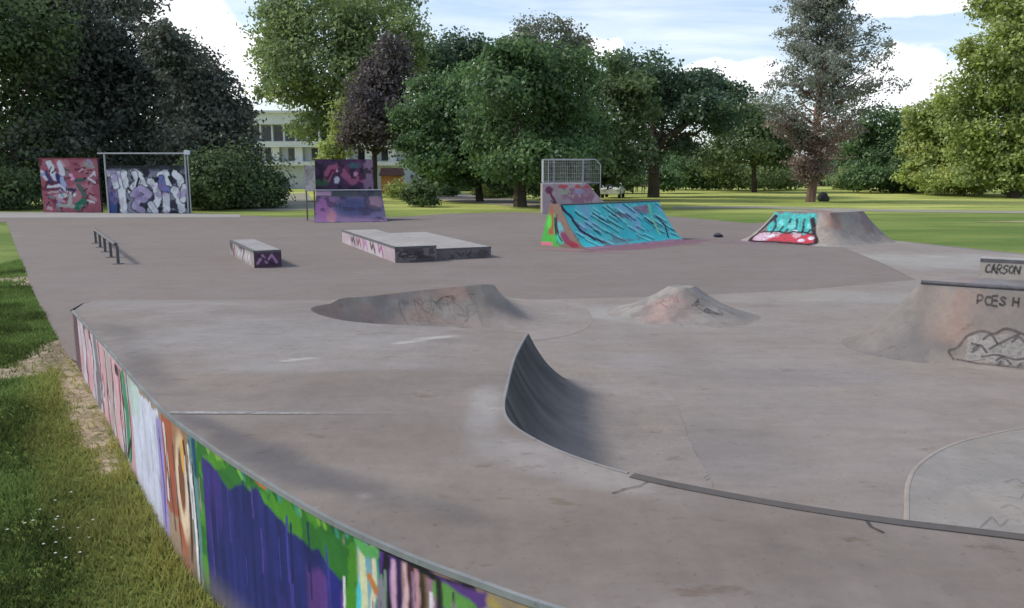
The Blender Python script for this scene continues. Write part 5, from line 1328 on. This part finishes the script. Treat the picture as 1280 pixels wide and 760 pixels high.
# pine with open grey crown
Yp = 61; scp = Yp / 1000; bx = (1010 - 640) * scp
pine = empty('pine_tree', (bx, Yp, 0), 'tall sparse grey-brown pine standing alone on the lawn', 'tree')
r = np.random.default_rng(77); mb = MB()
ztop = up(1010, -45, Yp)[2]
zs = np.linspace(-.1, ztop, 14); px_ = 0; prev = (0, 0, zs[0])
for k in range(1, 14):
    t_ = k / 13; cur = (r.uniform(-.12, .12) + .4 * t_, r.uniform(-.1, .1), zs[k]); mb.tube(prev, cur, .36 * (1 - (k-1)/13) ** .9 + .03, .36 * (1 - t_) ** .9 + .03, n=8, cap=False); prev = cur
Cg, Rg, Cb, Rb = [], [], [], []
def halfw(py):
    return np.interp(py, [-40, 0, 40, 80, 110, 140, 165, 190, 215, 230], [8, 34, 44, 60, 74, 80, 58, 46, 34, 15])
for k in range(170):
    py = r.uniform(-40, 222); hw = halfw(py) * scp; w_ = up(1010 + (8 if py > 90 else 0), py, Yp); ang = r.uniform(0, 2 * math.pi)
    L = hw * r.uniform(.55, 1.08); tx, ty = math.cos(ang) * L + (.35 if py > 60 else 0), math.sin(ang) * L; z1 = w_[2] + L * r.uniform(.15, .55); z0 = max(1.7, w_[2] - L * (.5 if py > 150 else .18))
    limb(mb, (.2 * z0 / 14, 0, z0), (tx, ty, z1), .075 if py > 100 else .05, .02, r, 4, .25)
    for f_ in (1.0, .68, .4):
        if r.uniform() < (.95 if f_ > .9 else .6):
            c_p = (tx * f_, ty * f_, z0 + (z1 - z0) * f_ + r.uniform(-.2, .3)); rad = r.uniform(.45, .95)
            (Cb if py > 165 else Cg).append(c_p); (Rb if py > 165 else Rg).append((rad * 1.15, rad * 1.1, rad * .62))
mb.build('trunk', M_BARKRED, pine, smooth=True)
V, Q, rn = leaf_cloud(Cg, Rg, 38000, .22, 9, .3); mesh_np('crown', V, Q, L_grey, pine, face_attr=rn)
V, Q, rn = leaf_cloud(Cb, Rb, 9000, .22, 19, .3); mesh_np('lower_crown', V, Q, L_brn, pine, face_attr=rn)
bp_ = at(1028, 251.5); rock = empty('boulder', bp_, 'small dark boulder at the foot of the pine', 'rock')
mb = MB(); mb.ellipsoid((0, 0, .3), (.42, .35, .42), 12, 8); mb.ellipsoid((.3, .1, .18), (.3, .28, .25), 10, 6); o = mb.build('stone', M_ROCK, rock, smooth=True)
# far-off belt of trees that closes the horizon
r = np.random.default_rng(8); C_, R_ = [], []
for x0 in np.arange(-130, 150, 4.5):
    C_.append((x0 + r.uniform(-2, 2), 124 + r.uniform(-5, 5), r.uniform(1.8, 3.2))); R_.append((r.uniform(4, 6), 4, r.uniform(2.6, 4.8)))
V, Q, rn = leaf_cloud(C_, R_, 90000, .7, 3); Q2 = V[Q][:, :, 2].min(1) > 0
o = mesh_np('distant_woodland', V, Q[Q2], L_md, face_attr=rn[Q2]); tag(o, 'distant band of trees closing the horizon beyond the park', 'woodland', kind='stuff')

# ------------------------------------------------------------------ buildings
def window(parent, x0, x1, z0, z1, y, frame, pane_name='pane'):
    f_ = MB(); t_ = .07
    f_.box(((x0+x1)/2, y, z1 - t_/2), (x1-x0, .08, t_)); f_.box(((x0+x1)/2, y, z0 + t_/2), (x1-x0, .08, t_))
    f_.box((x0 + t_/2, y, (z0+z1)/2), (t_, .08, z1-z0-2*t_)); f_.box((x1 - t_/2, y, (z0+z1)/2), (t_, .08, z1-z0-2*t_))
    o = f_.build('window', frame, parent)
    p_ = MB(); p_.box(((x0+x1)/2, y + .03, (z0+z1)/2), (x1-x0-2*t_, .02, z1-z0-2*t_)); p_.build('pane', M_GLASS, o)
bY = 105; x_l = (300 - 640) * bY / 1000; x_r = (508 - 640) * bY / 1000; bwid = x_r - x_l
zt = up(350, 139, bY)[2]; zb1 = up(350, 156, bY)[2]; zb2 = up(350, 177, bY)[2]; zb3 = up(350, 184, bY)[2]; zb4 = up(350, 202, bY)[2]
bld = empty('office_building', (x_l, bY, 0), 'long pale flat-roofed building with tall windows half hidden behind the trees', 'building')
mb = MB(); mb.box((bwid/2, 5.6, zt / 2 - .2), (bwid, 10.4, zt - .4)); mb.build('wall', M_GREYW, bld)
mb = MB(); mb.box((bwid/2, 5, zt - .12), (bwid + 1, 12.4, .3)); mb.box((bwid/2, -.2, (zt + zb1) / 2 - .1), (bwid, 1.1, zt - zb1 - .25)); mb.build('roof', M_WHITE, bld)
mb = MB(); mb.box((bwid/2, -.1, (zb2 + zb3) / 2), (bwid, 1.2, zb2 - zb3)); mb.build('floor_band', M_WHITE, bld)
mb = MB(); mb.box((bwid/2, -.1, zb4 - .25), (bwid, 1.2, .5)); mb.build('floor_band', M_WHITE, bld)
nb = 14
for k in range(nb):
    xa = .4 + k * (bwid - .8) / nb; xb = xa + (bwid - .8) / nb
    window(bld, xa + .16, xb - .16, zb2 + .05, zb1 - .05, .33, M_GALV)
    if k % 2 == 0: window(bld, xa + .3, xb - .1, zb4 + .1, zb3 - .05, .33, M_GALV)
    mb = MB(); mb.box((xa, .1, (zb1 + zb2) / 2), (.2, .5, zb1 - zb2)); mb.build('fin', M_WHITE, bld)
    if k % 2: mb = MB(); mb.box((xa + .3, .05, (zb3 + zb4) / 2), (1.0, .45, zb3 - zb4 - .01)); mb.build('pier', M_WHITE, bld)
# orange hut
hY = 80; hx = (478 - 640) * hY / 1000
hut = empty('hut', (hx, hY, 0), 'small orange-brown hut behind the right side of the purple mini ramp', 'hut')
mb = MB(); mb.box((.95, 1.2, .95), (1.9, 2.4, 1.9)); mb.build('wall', M_ORANGE, hut)
mb = MB(); mb.prism([(-.2, 1.9), (1.2, 2.6), (2.6, 1.9), (2.6, 1.82), (-.2, 1.82)], (-.15, 0, 0), (1, 0), (0, 1), 2.2); mb.build('roof', M_ROOF, hut)
mb = MB(); mb.box((1.5, -.02, .9), (.6, .06, 1.6)); dr = mb.build('door', rough_mat('ochre_door', color=(.6, .4, .12), bump=.1), hut)
mb = MB(); mb.box((1.28, -.06, .9), (.05, .06, .14)); mb.build('handle', M_GALV, dr)
# small far house
fY = 125; fx = (1028 - 640) * fY / 1000
hs = empty('house', (fx, fY, 0), 'pink brick house glimpsed behind the pine', 'house')
mb = MB(); mb.box((2.2, 3, 2.0), (4.4, 6, 4.0)); mb.build('wall', M_BRICK, hs)
mb = MB(); mb.prism([(-.4, 4.0), (3, 6.2), (6.4, 4.0)], (-.3, 0, .01), (1, 0), (0, 1), 5.0); rf = mb.build('roof', M_ROOF, hs)
mb = MB(); mb.box((3.6, 3.1, 6.3), (.7, .7, 1.2)); mb.build('chimney', M_BRICK, rf)
for xa in (.5, 2.6): window(hs, xa, xa + 1.3, 2.3, 3.5, -.03, M_WHITE); window(hs, xa, xa + 1.3, .8, 1.9, -.03, M_WHITE)

# ------------------------------------------------------------------ vehicles
def car(name, label, cat, x, y, rz, Lc, Wc, Hc, mat, group=None, van=False):
    t = empty(name, (x, y, 0), label, cat, group, rz)
    prof = ([(-Lc/2, .35), (-Lc/2, .8), (-Lc/2+.15, Hc*.6), (-Lc*.28, Hc*.66), (-Lc*.13, Hc), (Lc*.25, Hc), (Lc*.42, Hc*.66), (Lc/2, Hc*.6), (Lc/2, .35)] if not van else
            [(-Lc/2, .35), (-Lc/2, .95), (-Lc/2+.6, 1.15), (-Lc/2+1.2, Hc*.95), (-Lc/2+1.5, Hc), (Lc/2-.05, Hc), (Lc/2, Hc*.9), (Lc/2, .35)])
    mb = MB(); mb.prism([(a, z) for a, z in prof], (0, -Wc/2, 0), (0, 1), (1, 0), Wc); mb.build('body', mat, t, bevel=.05)
    # side and end glass
    for s_ in (-1, 1):
        g_ = MB(); yy = s_ * (Wc/2 + .006)
        if van: g_.box((-Lc/2 + 1.6, yy, Hc*.72), (.7, .012, .5))
        else: g_.poly([(-Lc*.25, yy, Hc*.68), (Lc*.36, yy, Hc*.68), (Lc*.22, yy, Hc*.94), (-Lc*.12, yy, Hc*.94)])
        g_.build('side_window', M_GLASS, t)
    g_ = MB()
    if van: g_.poly([(-Lc/2+.62, -Wc*.43, 1.19), (-Lc/2+.62, Wc*.43, 1.19), (-Lc/2+1.16, Wc*.40, Hc*.92), (-Lc/2+1.16, -Wc*.40, Hc*.92)])
    else: g_.poly([(-Lc*.28-.02, -Wc*.43, Hc*.69), (-Lc*.28-.02, Wc*.43, Hc*.69), (-Lc*.14-.02, Wc*.4, Hc*.96), (-Lc*.14-.02, -Wc*.4, Hc*.96)])
    g_.build('windscreen', M_GLASS, t)
    for s_ in (-1, 1):
        h_ = MB(); h_.ellipsoid((-Lc/2 - .0, s_ * Wc * .36, .72), (.05, .16, .09), 10, 6); h_.build('headlight', M_LAMP, t, smooth=True)
        for xx in (-Lc*.32, Lc*.31):
            w_ = MB(); w_.tube((xx, s_ * (Wc/2 - .2), .32), (xx, s_ * (Wc/2 + .02), .32), .32, n=18); wo = w_.build('wheel', M_TYRE, t, smooth=True)
            w_ = MB(); w_.tube((xx, s_ * (Wc/2 + .0), .32), (xx, s_ * (Wc/2 + .035), .32), .19, n=14); w_.build('rim', M_GALV, wo, smooth=True)
    return t
cpt = at(768, 247.5)
car('parked_car', 'white car parked on the grass behind the fenced quarter pipe', 'car', cpt[0], cpt[1] + 1, math.radians(75), 3.9, 1.65, 1.42, M_CARW)
GV = 'white vans parked beyond the hedge'
for k, (px, lb) in enumerate(((522, 'white van beyond the hedge, leftmost of the vans and nearest the hut'), (553, 'white van beyond the hedge, second of the vans from the hut'), (582, 'white van beyond the hedge, third of the vans from the hut'))):
    car('parked_van', lb, 'van', (px - 640) * .112, 112, math.radians([4, -3, 182][k]), 4.6 + .3 * (k == 1), 1.9, 2.1, M_CARW, GV, van=True)

# ------------------------------------------------------------------ people
def person(x, y, h, rz, top, legs, label, hairm):
    t = empty('person', (x, y, 0), label, 'person', 'people by the blue-green tree', rz)
    s = h / 1.75
    J = {'pel': (0,0,.95), 'chest': (0,0,1.3), 'neck': (0,0,1.48), 'head': (0,-.01,1.6), 'crown': (0,0,1.7),
         'hl': (.1,0,.9), 'kl': (.12,-.03,.5), 'al': (.12,.02,.09), 'tl': (.13,-.15,.04), 'hr': (-.1,0,.9), 'kr': (-.12,.02,.5), 'ar': (-.13,.06,.09), 'tr': (-.14,-.1,.04),
         'sl': (.19,0,1.42), 'el': (.25,.03,1.14), 'wl': (.24,-.08,.9), 'fl': (.24,-.12,.8), 'sr': (-.19,0,1.42), 'er': (-.25,.03,1.14), 'wr': (-.22,-.1,.92), 'fr': (-.21,-.14,.82)}
    Rr = dict(pel=.15, chest=.155, neck=.06, head=.1, crown=.07, hl=.1, kl=.065, al=.045, tl=.035, hr=.1, kr=.065, ar=.045, tr=.035, sl=.065, el=.045, wl=.032, fl=.035, sr=.065, er=.045, wr=.032, fr=.035)
    E = [('pel','chest'),('chest','neck'),('neck','head'),('head','crown'),('pel','hl'),('hl','kl'),('kl','al'),('al','tl'),('pel','hr'),('hr','kr'),('kr','ar'),('ar','tr'),('chest','sl'),('sl','el'),('el','wl'),('wl','fl'),('chest','sr'),('sr','er'),('er','wr'),('wr','fr')]
    ks = list(J)
    def skin(name, keys, edges, mat, grow=0.0):
        me = bpy.data.meshes.new(name); idx = {k: i for i, k in enumerate(keys)}
        me.from_pydata([tuple(c * s for c in J[k]) for k in keys], [(idx[a], idx[b]) for a, b in edges], []); me.materials.append(mat)
        o = bpy.data.objects.new(name, me); COL.objects.link(o); o.parent = t
        o.modifiers.new('skin', 'SKIN'); me.skin_vertices.new() if not me.skin_vertices else None
        for i, k in enumerate(keys):
            sv = me.skin_vertices[0].data[i]; q = (Rr[k] + grow) * s; sv.radius = (q, q * .8)
            sv.use_root = (i == 0)
        sb = o.modifiers.new('sub', 'SUBSURF'); sb.levels = sb.render_levels = 1
        return o
    skin('body', ks, E, M_SKIN)
    k1 = ['pel','chest','sl','el','sr','er','neck']; skin('shirt', k1, [('pel','chest'),('chest','sl'),('sl','el'),('chest','sr'),('sr','er'),('chest','neck')], top, .014)
    k2 = ['pel','hl','kl','al','hr','kr','ar']; skin('trousers', k2, [('pel','hl'),('hl','kl'),('kl','al'),('pel','hr'),('hr','kr'),('kr','ar')], legs, .014)
    mb = MB(); mb.ellipsoid((0, .025 * s, 1.66 * s), (.1 * s, .11 * s, .1 * s), 12, 8); mb.build('hair', hairm, t, smooth=True)
pp = at(804, 241.5); person(pp[0], pp[1], 1.7, .3, M_SHIRTW, M_SHIRTW, 'distant person in pale clothes standing beside the blue-green tree', M_HAIR)
pp = at(797, 241); person(pp[0], pp[1] + .6, 1.3, -.4, M_SHIRTO, M_PANTS, 'distant smaller person in an orange top next to the one in pale clothes', M_HAIR)

# ------------------------------------------------------------------ grass blades beside the wall
r = np.random.default_rng(21)
def scatter(n, x0, x1, y0, y1):
    # denser close to the camera
    t_ = r.uniform(0, 1, n) ** 1.7; y = y0 + (y1 - y0) * t_; x = r.uniform(x0, x1, n); return np.stack([x, y], 1)
P = scatter(560000, -13, 0, 2.6, 24)
cone = np.abs(P[:, 0]) < P[:, 1] * .72 + .5
dw = inside(P, DECK); dwl, _ = seg_dist(P, WALL[::4, :2])
ia = inside(P, np.array(asph)); P = P[cone & ~dw & ~ia & ~((P[:, 0] > -.2))]; 
dwl, nw = seg_dist(P, WALL[::4, :2]); P = P[dwl > .015]; dwl = dwl[dwl > .015]
# thin the grass on the bare earth
thin = np.zeros(len(P))
for pts_, w_ in EARTH:
    d, _ = seg_dist(P, np.array(pts_)[:, :2]); thin = np.maximum(thin, 1 - sstep(.3, 1.1, d / w_ + (fbm(P[:, 0] * 1.6, P[:, 1] * 1.6, 8) - .5) * 1.1))
kp = r.uniform(0, 1, len(P)) > thin * .93; P, dwl = P[kp], dwl[kp]
n = len(P); z0 = grass_z(P[:, 0], P[:, 1])
dry = np.clip(1.1 - dwl / (.42 + .5 * fbm(P[:, 0], P[:, 1], 3)), 0, 1) ** .6 * (.5 + .7 * fbm(P[:, 0] * 1.5, P[:, 1] * 1.5, 6))
tall = .035 + .03 * r.uniform(0, 1, n) + .05 * (dwl < .25) * r.uniform(0, 1, n) + .03 * sstep(.5, .65, fbm(P[:, 0] * 1.3, P[:, 1] * 1.3, 12))
ang = r.uniform(0, 2 * math.pi, n); lean = r.normal(0, .45, (n, 2)) * tall[:, None]
wd_ = (.0035 + .0035 * r.uniform(0, 1, n)) * (1 + P[:, 1] / 10)
dx, dy = np.cos(ang) * wd_, np.sin(ang) * wd_
B0 = np.column_stack([P[:, 0] - dx, P[:, 1] - dy, z0]); B1 = np.column_stack([P[:, 0] + dx, P[:, 1] + dy, z0]); TP = np.column_stack([P + lean, z0 + tall])
V = np.stack([B0, B1, TP], 1).reshape(-1, 3)
g0 = np.array([.085, .14, .042]); g1 = np.array([.19, .27, .08]); g2 = np.array([.50, .47, .15])
v_ = r.uniform(0, 1, n)[:, None]; c = g0 * (1 - v_) + g1 * v_
c *= (.5 + .9 * sstep(.3, .7, fbm(P[:, 0] * .9, P[:, 1] * .9, 33)))[:, None]
dk = np.clip(dry + .25 * (r.uniform(0, 1, n) < .15), 0, 1)[:, None] * .75; c = c * (1 - dk) + g2 * dk
m, nt, b = new_mat('grass_blades'); nt.nodes.remove(b)
a_n = N(nt, 'ShaderNodeAttribute', attribute_name='Col'); d_ = N(nt, 'ShaderNodeBsdfDiffuse'); t_ = N(nt, 'ShaderNodeBsdfTranslucent'); ms = N(nt, 'ShaderNodeMixShader'); ms.inputs[0].default_value = .35
nt.links.new(a_n.outputs['Color'], d_.inputs[0]); nt.links.new(a_n.outputs['Color'], t_.inputs[0]); nt.links.new(d_.outputs[0], ms.inputs[1]); nt.links.new(t_.outputs[0], ms.inputs[2]); nt.links.new(ms.outputs[0], nt.nodes['Material Output'].inputs['Surface'])
o = mesh_np('grass', V, np.arange(3 * n).reshape(-1, 3), m, colors=np.repeat(c, 3, 0)); tag(o, 'short rough grass growing beside the painted wall', 'grass', kind='stuff')
# daisies
mb = MB(); 
for k in range(20):
    g_ = gat(rr.gauss(70, 22), rr.gauss(675, 18)) if k < 15 else gat(rr.uniform(0, 120), rr.uniform(600, 740))
    for q in range(6):
        a0 = q * math.pi / 3; c0 = (g_[0], g_[1], g_[2] + .05)
        mb.poly([c0, (c0[0] + .008*math.cos(a0-.4), c0[1] + .008*math.sin(a0-.4), c0[2] + .003), (c0[0] + .011*math.cos(a0), c0[1] + .011*math.sin(a0), c0[2] + .002), (c0[0] + .008*math.cos(a0+.4), c0[1] + .008*math.sin(a0+.4), c0[2] + .003)])
o = mb.build('daisies', glossy('daisy_petals', (.75, .75, .72), .8)); tag(o, 'scatter of white daisies in the near grass', 'flowers', kind='stuff')

# ------------------------------------------------------------------ light, sky, camera
SUN_EL, SUN_AZ = math.radians(42), math.radians(-84)      # azimuth clockwise from +Y: from the left, level with the camera
sd_ = Vector((math.sin(SUN_AZ) * math.cos(SUN_EL), math.cos(SUN_AZ) * math.cos(SUN_EL), math.sin(SUN_EL)))
sl_ = bpy.data.lights.new('sun', 'SUN'); sl_.energy = 2.3; sl_.angle = math.radians(10); sl_.color = (1.0, .96, .90)
so_ = bpy.data.objects.new('sun', sl_); COL.objects.link(so_); so_.rotation_euler = (-sd_).to_track_quat('-Z', 'Y').to_euler(); so_.location = (-30, -20, 40)
w = bpy.data.worlds.new('World'); SC.world = w; w.use_nodes = True; nt = w.node_tree
bg = nt.nodes['Background']; sky = N(nt, 'ShaderNodeTexSky', sky_type='NISHITA'); sky.sun_disc = False; sky.sun_elevation = SUN_EL; sky.sun_rotation = SUN_AZ
sky.air_density = 1.0; sky.dust_density = 1.2; sky.ozone_density = 1.5
tc = N(nt, 'ShaderNodeTexCoord'); sep = N(nt, 'ShaderNodeSeparateXYZ'); nt.links.new(tc.outputs['Generated'], sep.inputs[0])
# clouds: wisps in the plane of an overhead layer, plus bright cumulus heads near the horizon
zc = mathn(nt, 'MAXIMUM', sep.outputs['Z'], .03); inv = mathn(nt, 'DIVIDE', 1.0, mathn(nt, 'ADD', zc, .12))
vs_ = N(nt, 'ShaderNodeVectorMath', operation='SCALE'); nt.links.new(tc.outputs['Generated'], vs_.inputs[0]); nt.links.new(inv, vs_.inputs['Scale'])
mp = N(nt, 'ShaderNodeMapping'); mp.inputs['Scale'].default_value = (.9, 2.2, 1); mp.inputs['Location'].default_value = (.6, .2, 0); mp.inputs['Rotation'].default_value = (0, 0, .35); nt.links.new(vs_.outputs[0], mp.inputs[0])
n1 = N(nt, 'ShaderNodeTexNoise'); n1.inputs['Scale'].default_value = 1.1; n1.inputs['Detail'].default_value = 7; n1.inputs['Roughness'].default_value = .55; n1.inputs['Distortion'].default_value = .5; nt.links.new(mp.outputs[0], n1.inputs['Vector'])
wisp = maprange(nt, n1.outputs['Fac'], .42, .70, 0, .6)
def dirpx(px, py):
    p = Vector(up(px, py, 100)) - Vector((0, 0, H_CAM)); return p.normalized()
cum_f = None
nz = N(nt, 'ShaderNodeTexNoise'); nz.inputs['Scale'].default_value = 22; nz.inputs['Detail'].default_value = 6; nt.links.new(tc.outputs['Generated'], nz.inputs['Vector'])
for (px, py, rx, rz) in ((1135, 92, .048, .030), (1150, 118, .075, .028), (1105, 112, .05, .026), (280, 70, .07, .035), (310, 105, .05, .025), (900, 92, .07, .014), (930, 108, .04, .016), (745, 62, .03, .014), (1155, 2, .09, .012), (230, 30, .05, .03), (-200, 60, .3, .05), (1600, 70, .25, .05), (560, 110, .12, .03)):
    d_ = dirpx(px, py)
    sb = N(nt, 'ShaderNodeVectorMath', operation='SUBTRACT'); nt.links.new(tc.outputs['Generated'], sb.inputs[0]); sb.inputs[1].default_value = d_
    ml = N(nt, 'ShaderNodeVectorMath', operation='MULTIPLY'); nt.links.new(sb.outputs[0], ml.inputs[0]); ml.inputs[1].default_value = (1/rx, 1/max(rx, .05), 1/rz)
    ln = N(nt, 'ShaderNodeVectorMath', operation='LENGTH'); nt.links.new(ml.outputs[0], ln.inputs[0])
    f_ = mathn(nt, 'ADD', ln.outputs['Value'], mathn(nt, 'MULTIPLY', mathn(nt, 'SUBTRACT', nz.outputs['Fac'], .5), 2.0))
    f_ = maprange(nt, f_, .75, 1.15, 1, 0)
    cum_f = f_ if cum_f is None else mathn(nt, 'MAXIMUM', cum_f, f_)
STR = .14
haze_f = maprange(nt, sep.outputs['Z'], 0.0, .35, .45, 0.0)
base = mixc(nt, haze_f, sky.outputs[0], (5.6, 6.0, 6.7))
c1 = mixc(nt, wisp, base, (6.3, 6.6, 7.1))
shade = maprange(nt, n1.outputs['Fac'], .35, .7, .0, 1)
cc_ = mixc(nt, shade, (7.6, 7.7, 7.9), (6.6, 6.6, 7.0))
c2 = mixc(nt, cum_f, c1, cc_)
nt.links.new(c2, bg.inputs[0]); bg.inputs[1].default_value = STR

cam = bpy.data.cameras.new('camera'); co = bpy.data.objects.new('camera', cam); COL.objects.link(co)
cam.sensor_width = 36; cam.lens = 36 * F / 1280; cam.clip_end = 3000; cam.clip_start = .05
co.location = (0, 0, H_CAM); co.rotation_euler = (math.pi / 2 - PITCH, 0, 0); SC.camera = co
SC.view_settings.view_transform = 'Standard'; SC.view_settings.look = 'None'; SC.view_settings.exposure = 0.42; SC.view_settings.gamma = 1
SC.view_settings.use_curve_mapping = False
SC.cycles.max_bounces = 6; SC.cycles.transparent_max_bounces = 12
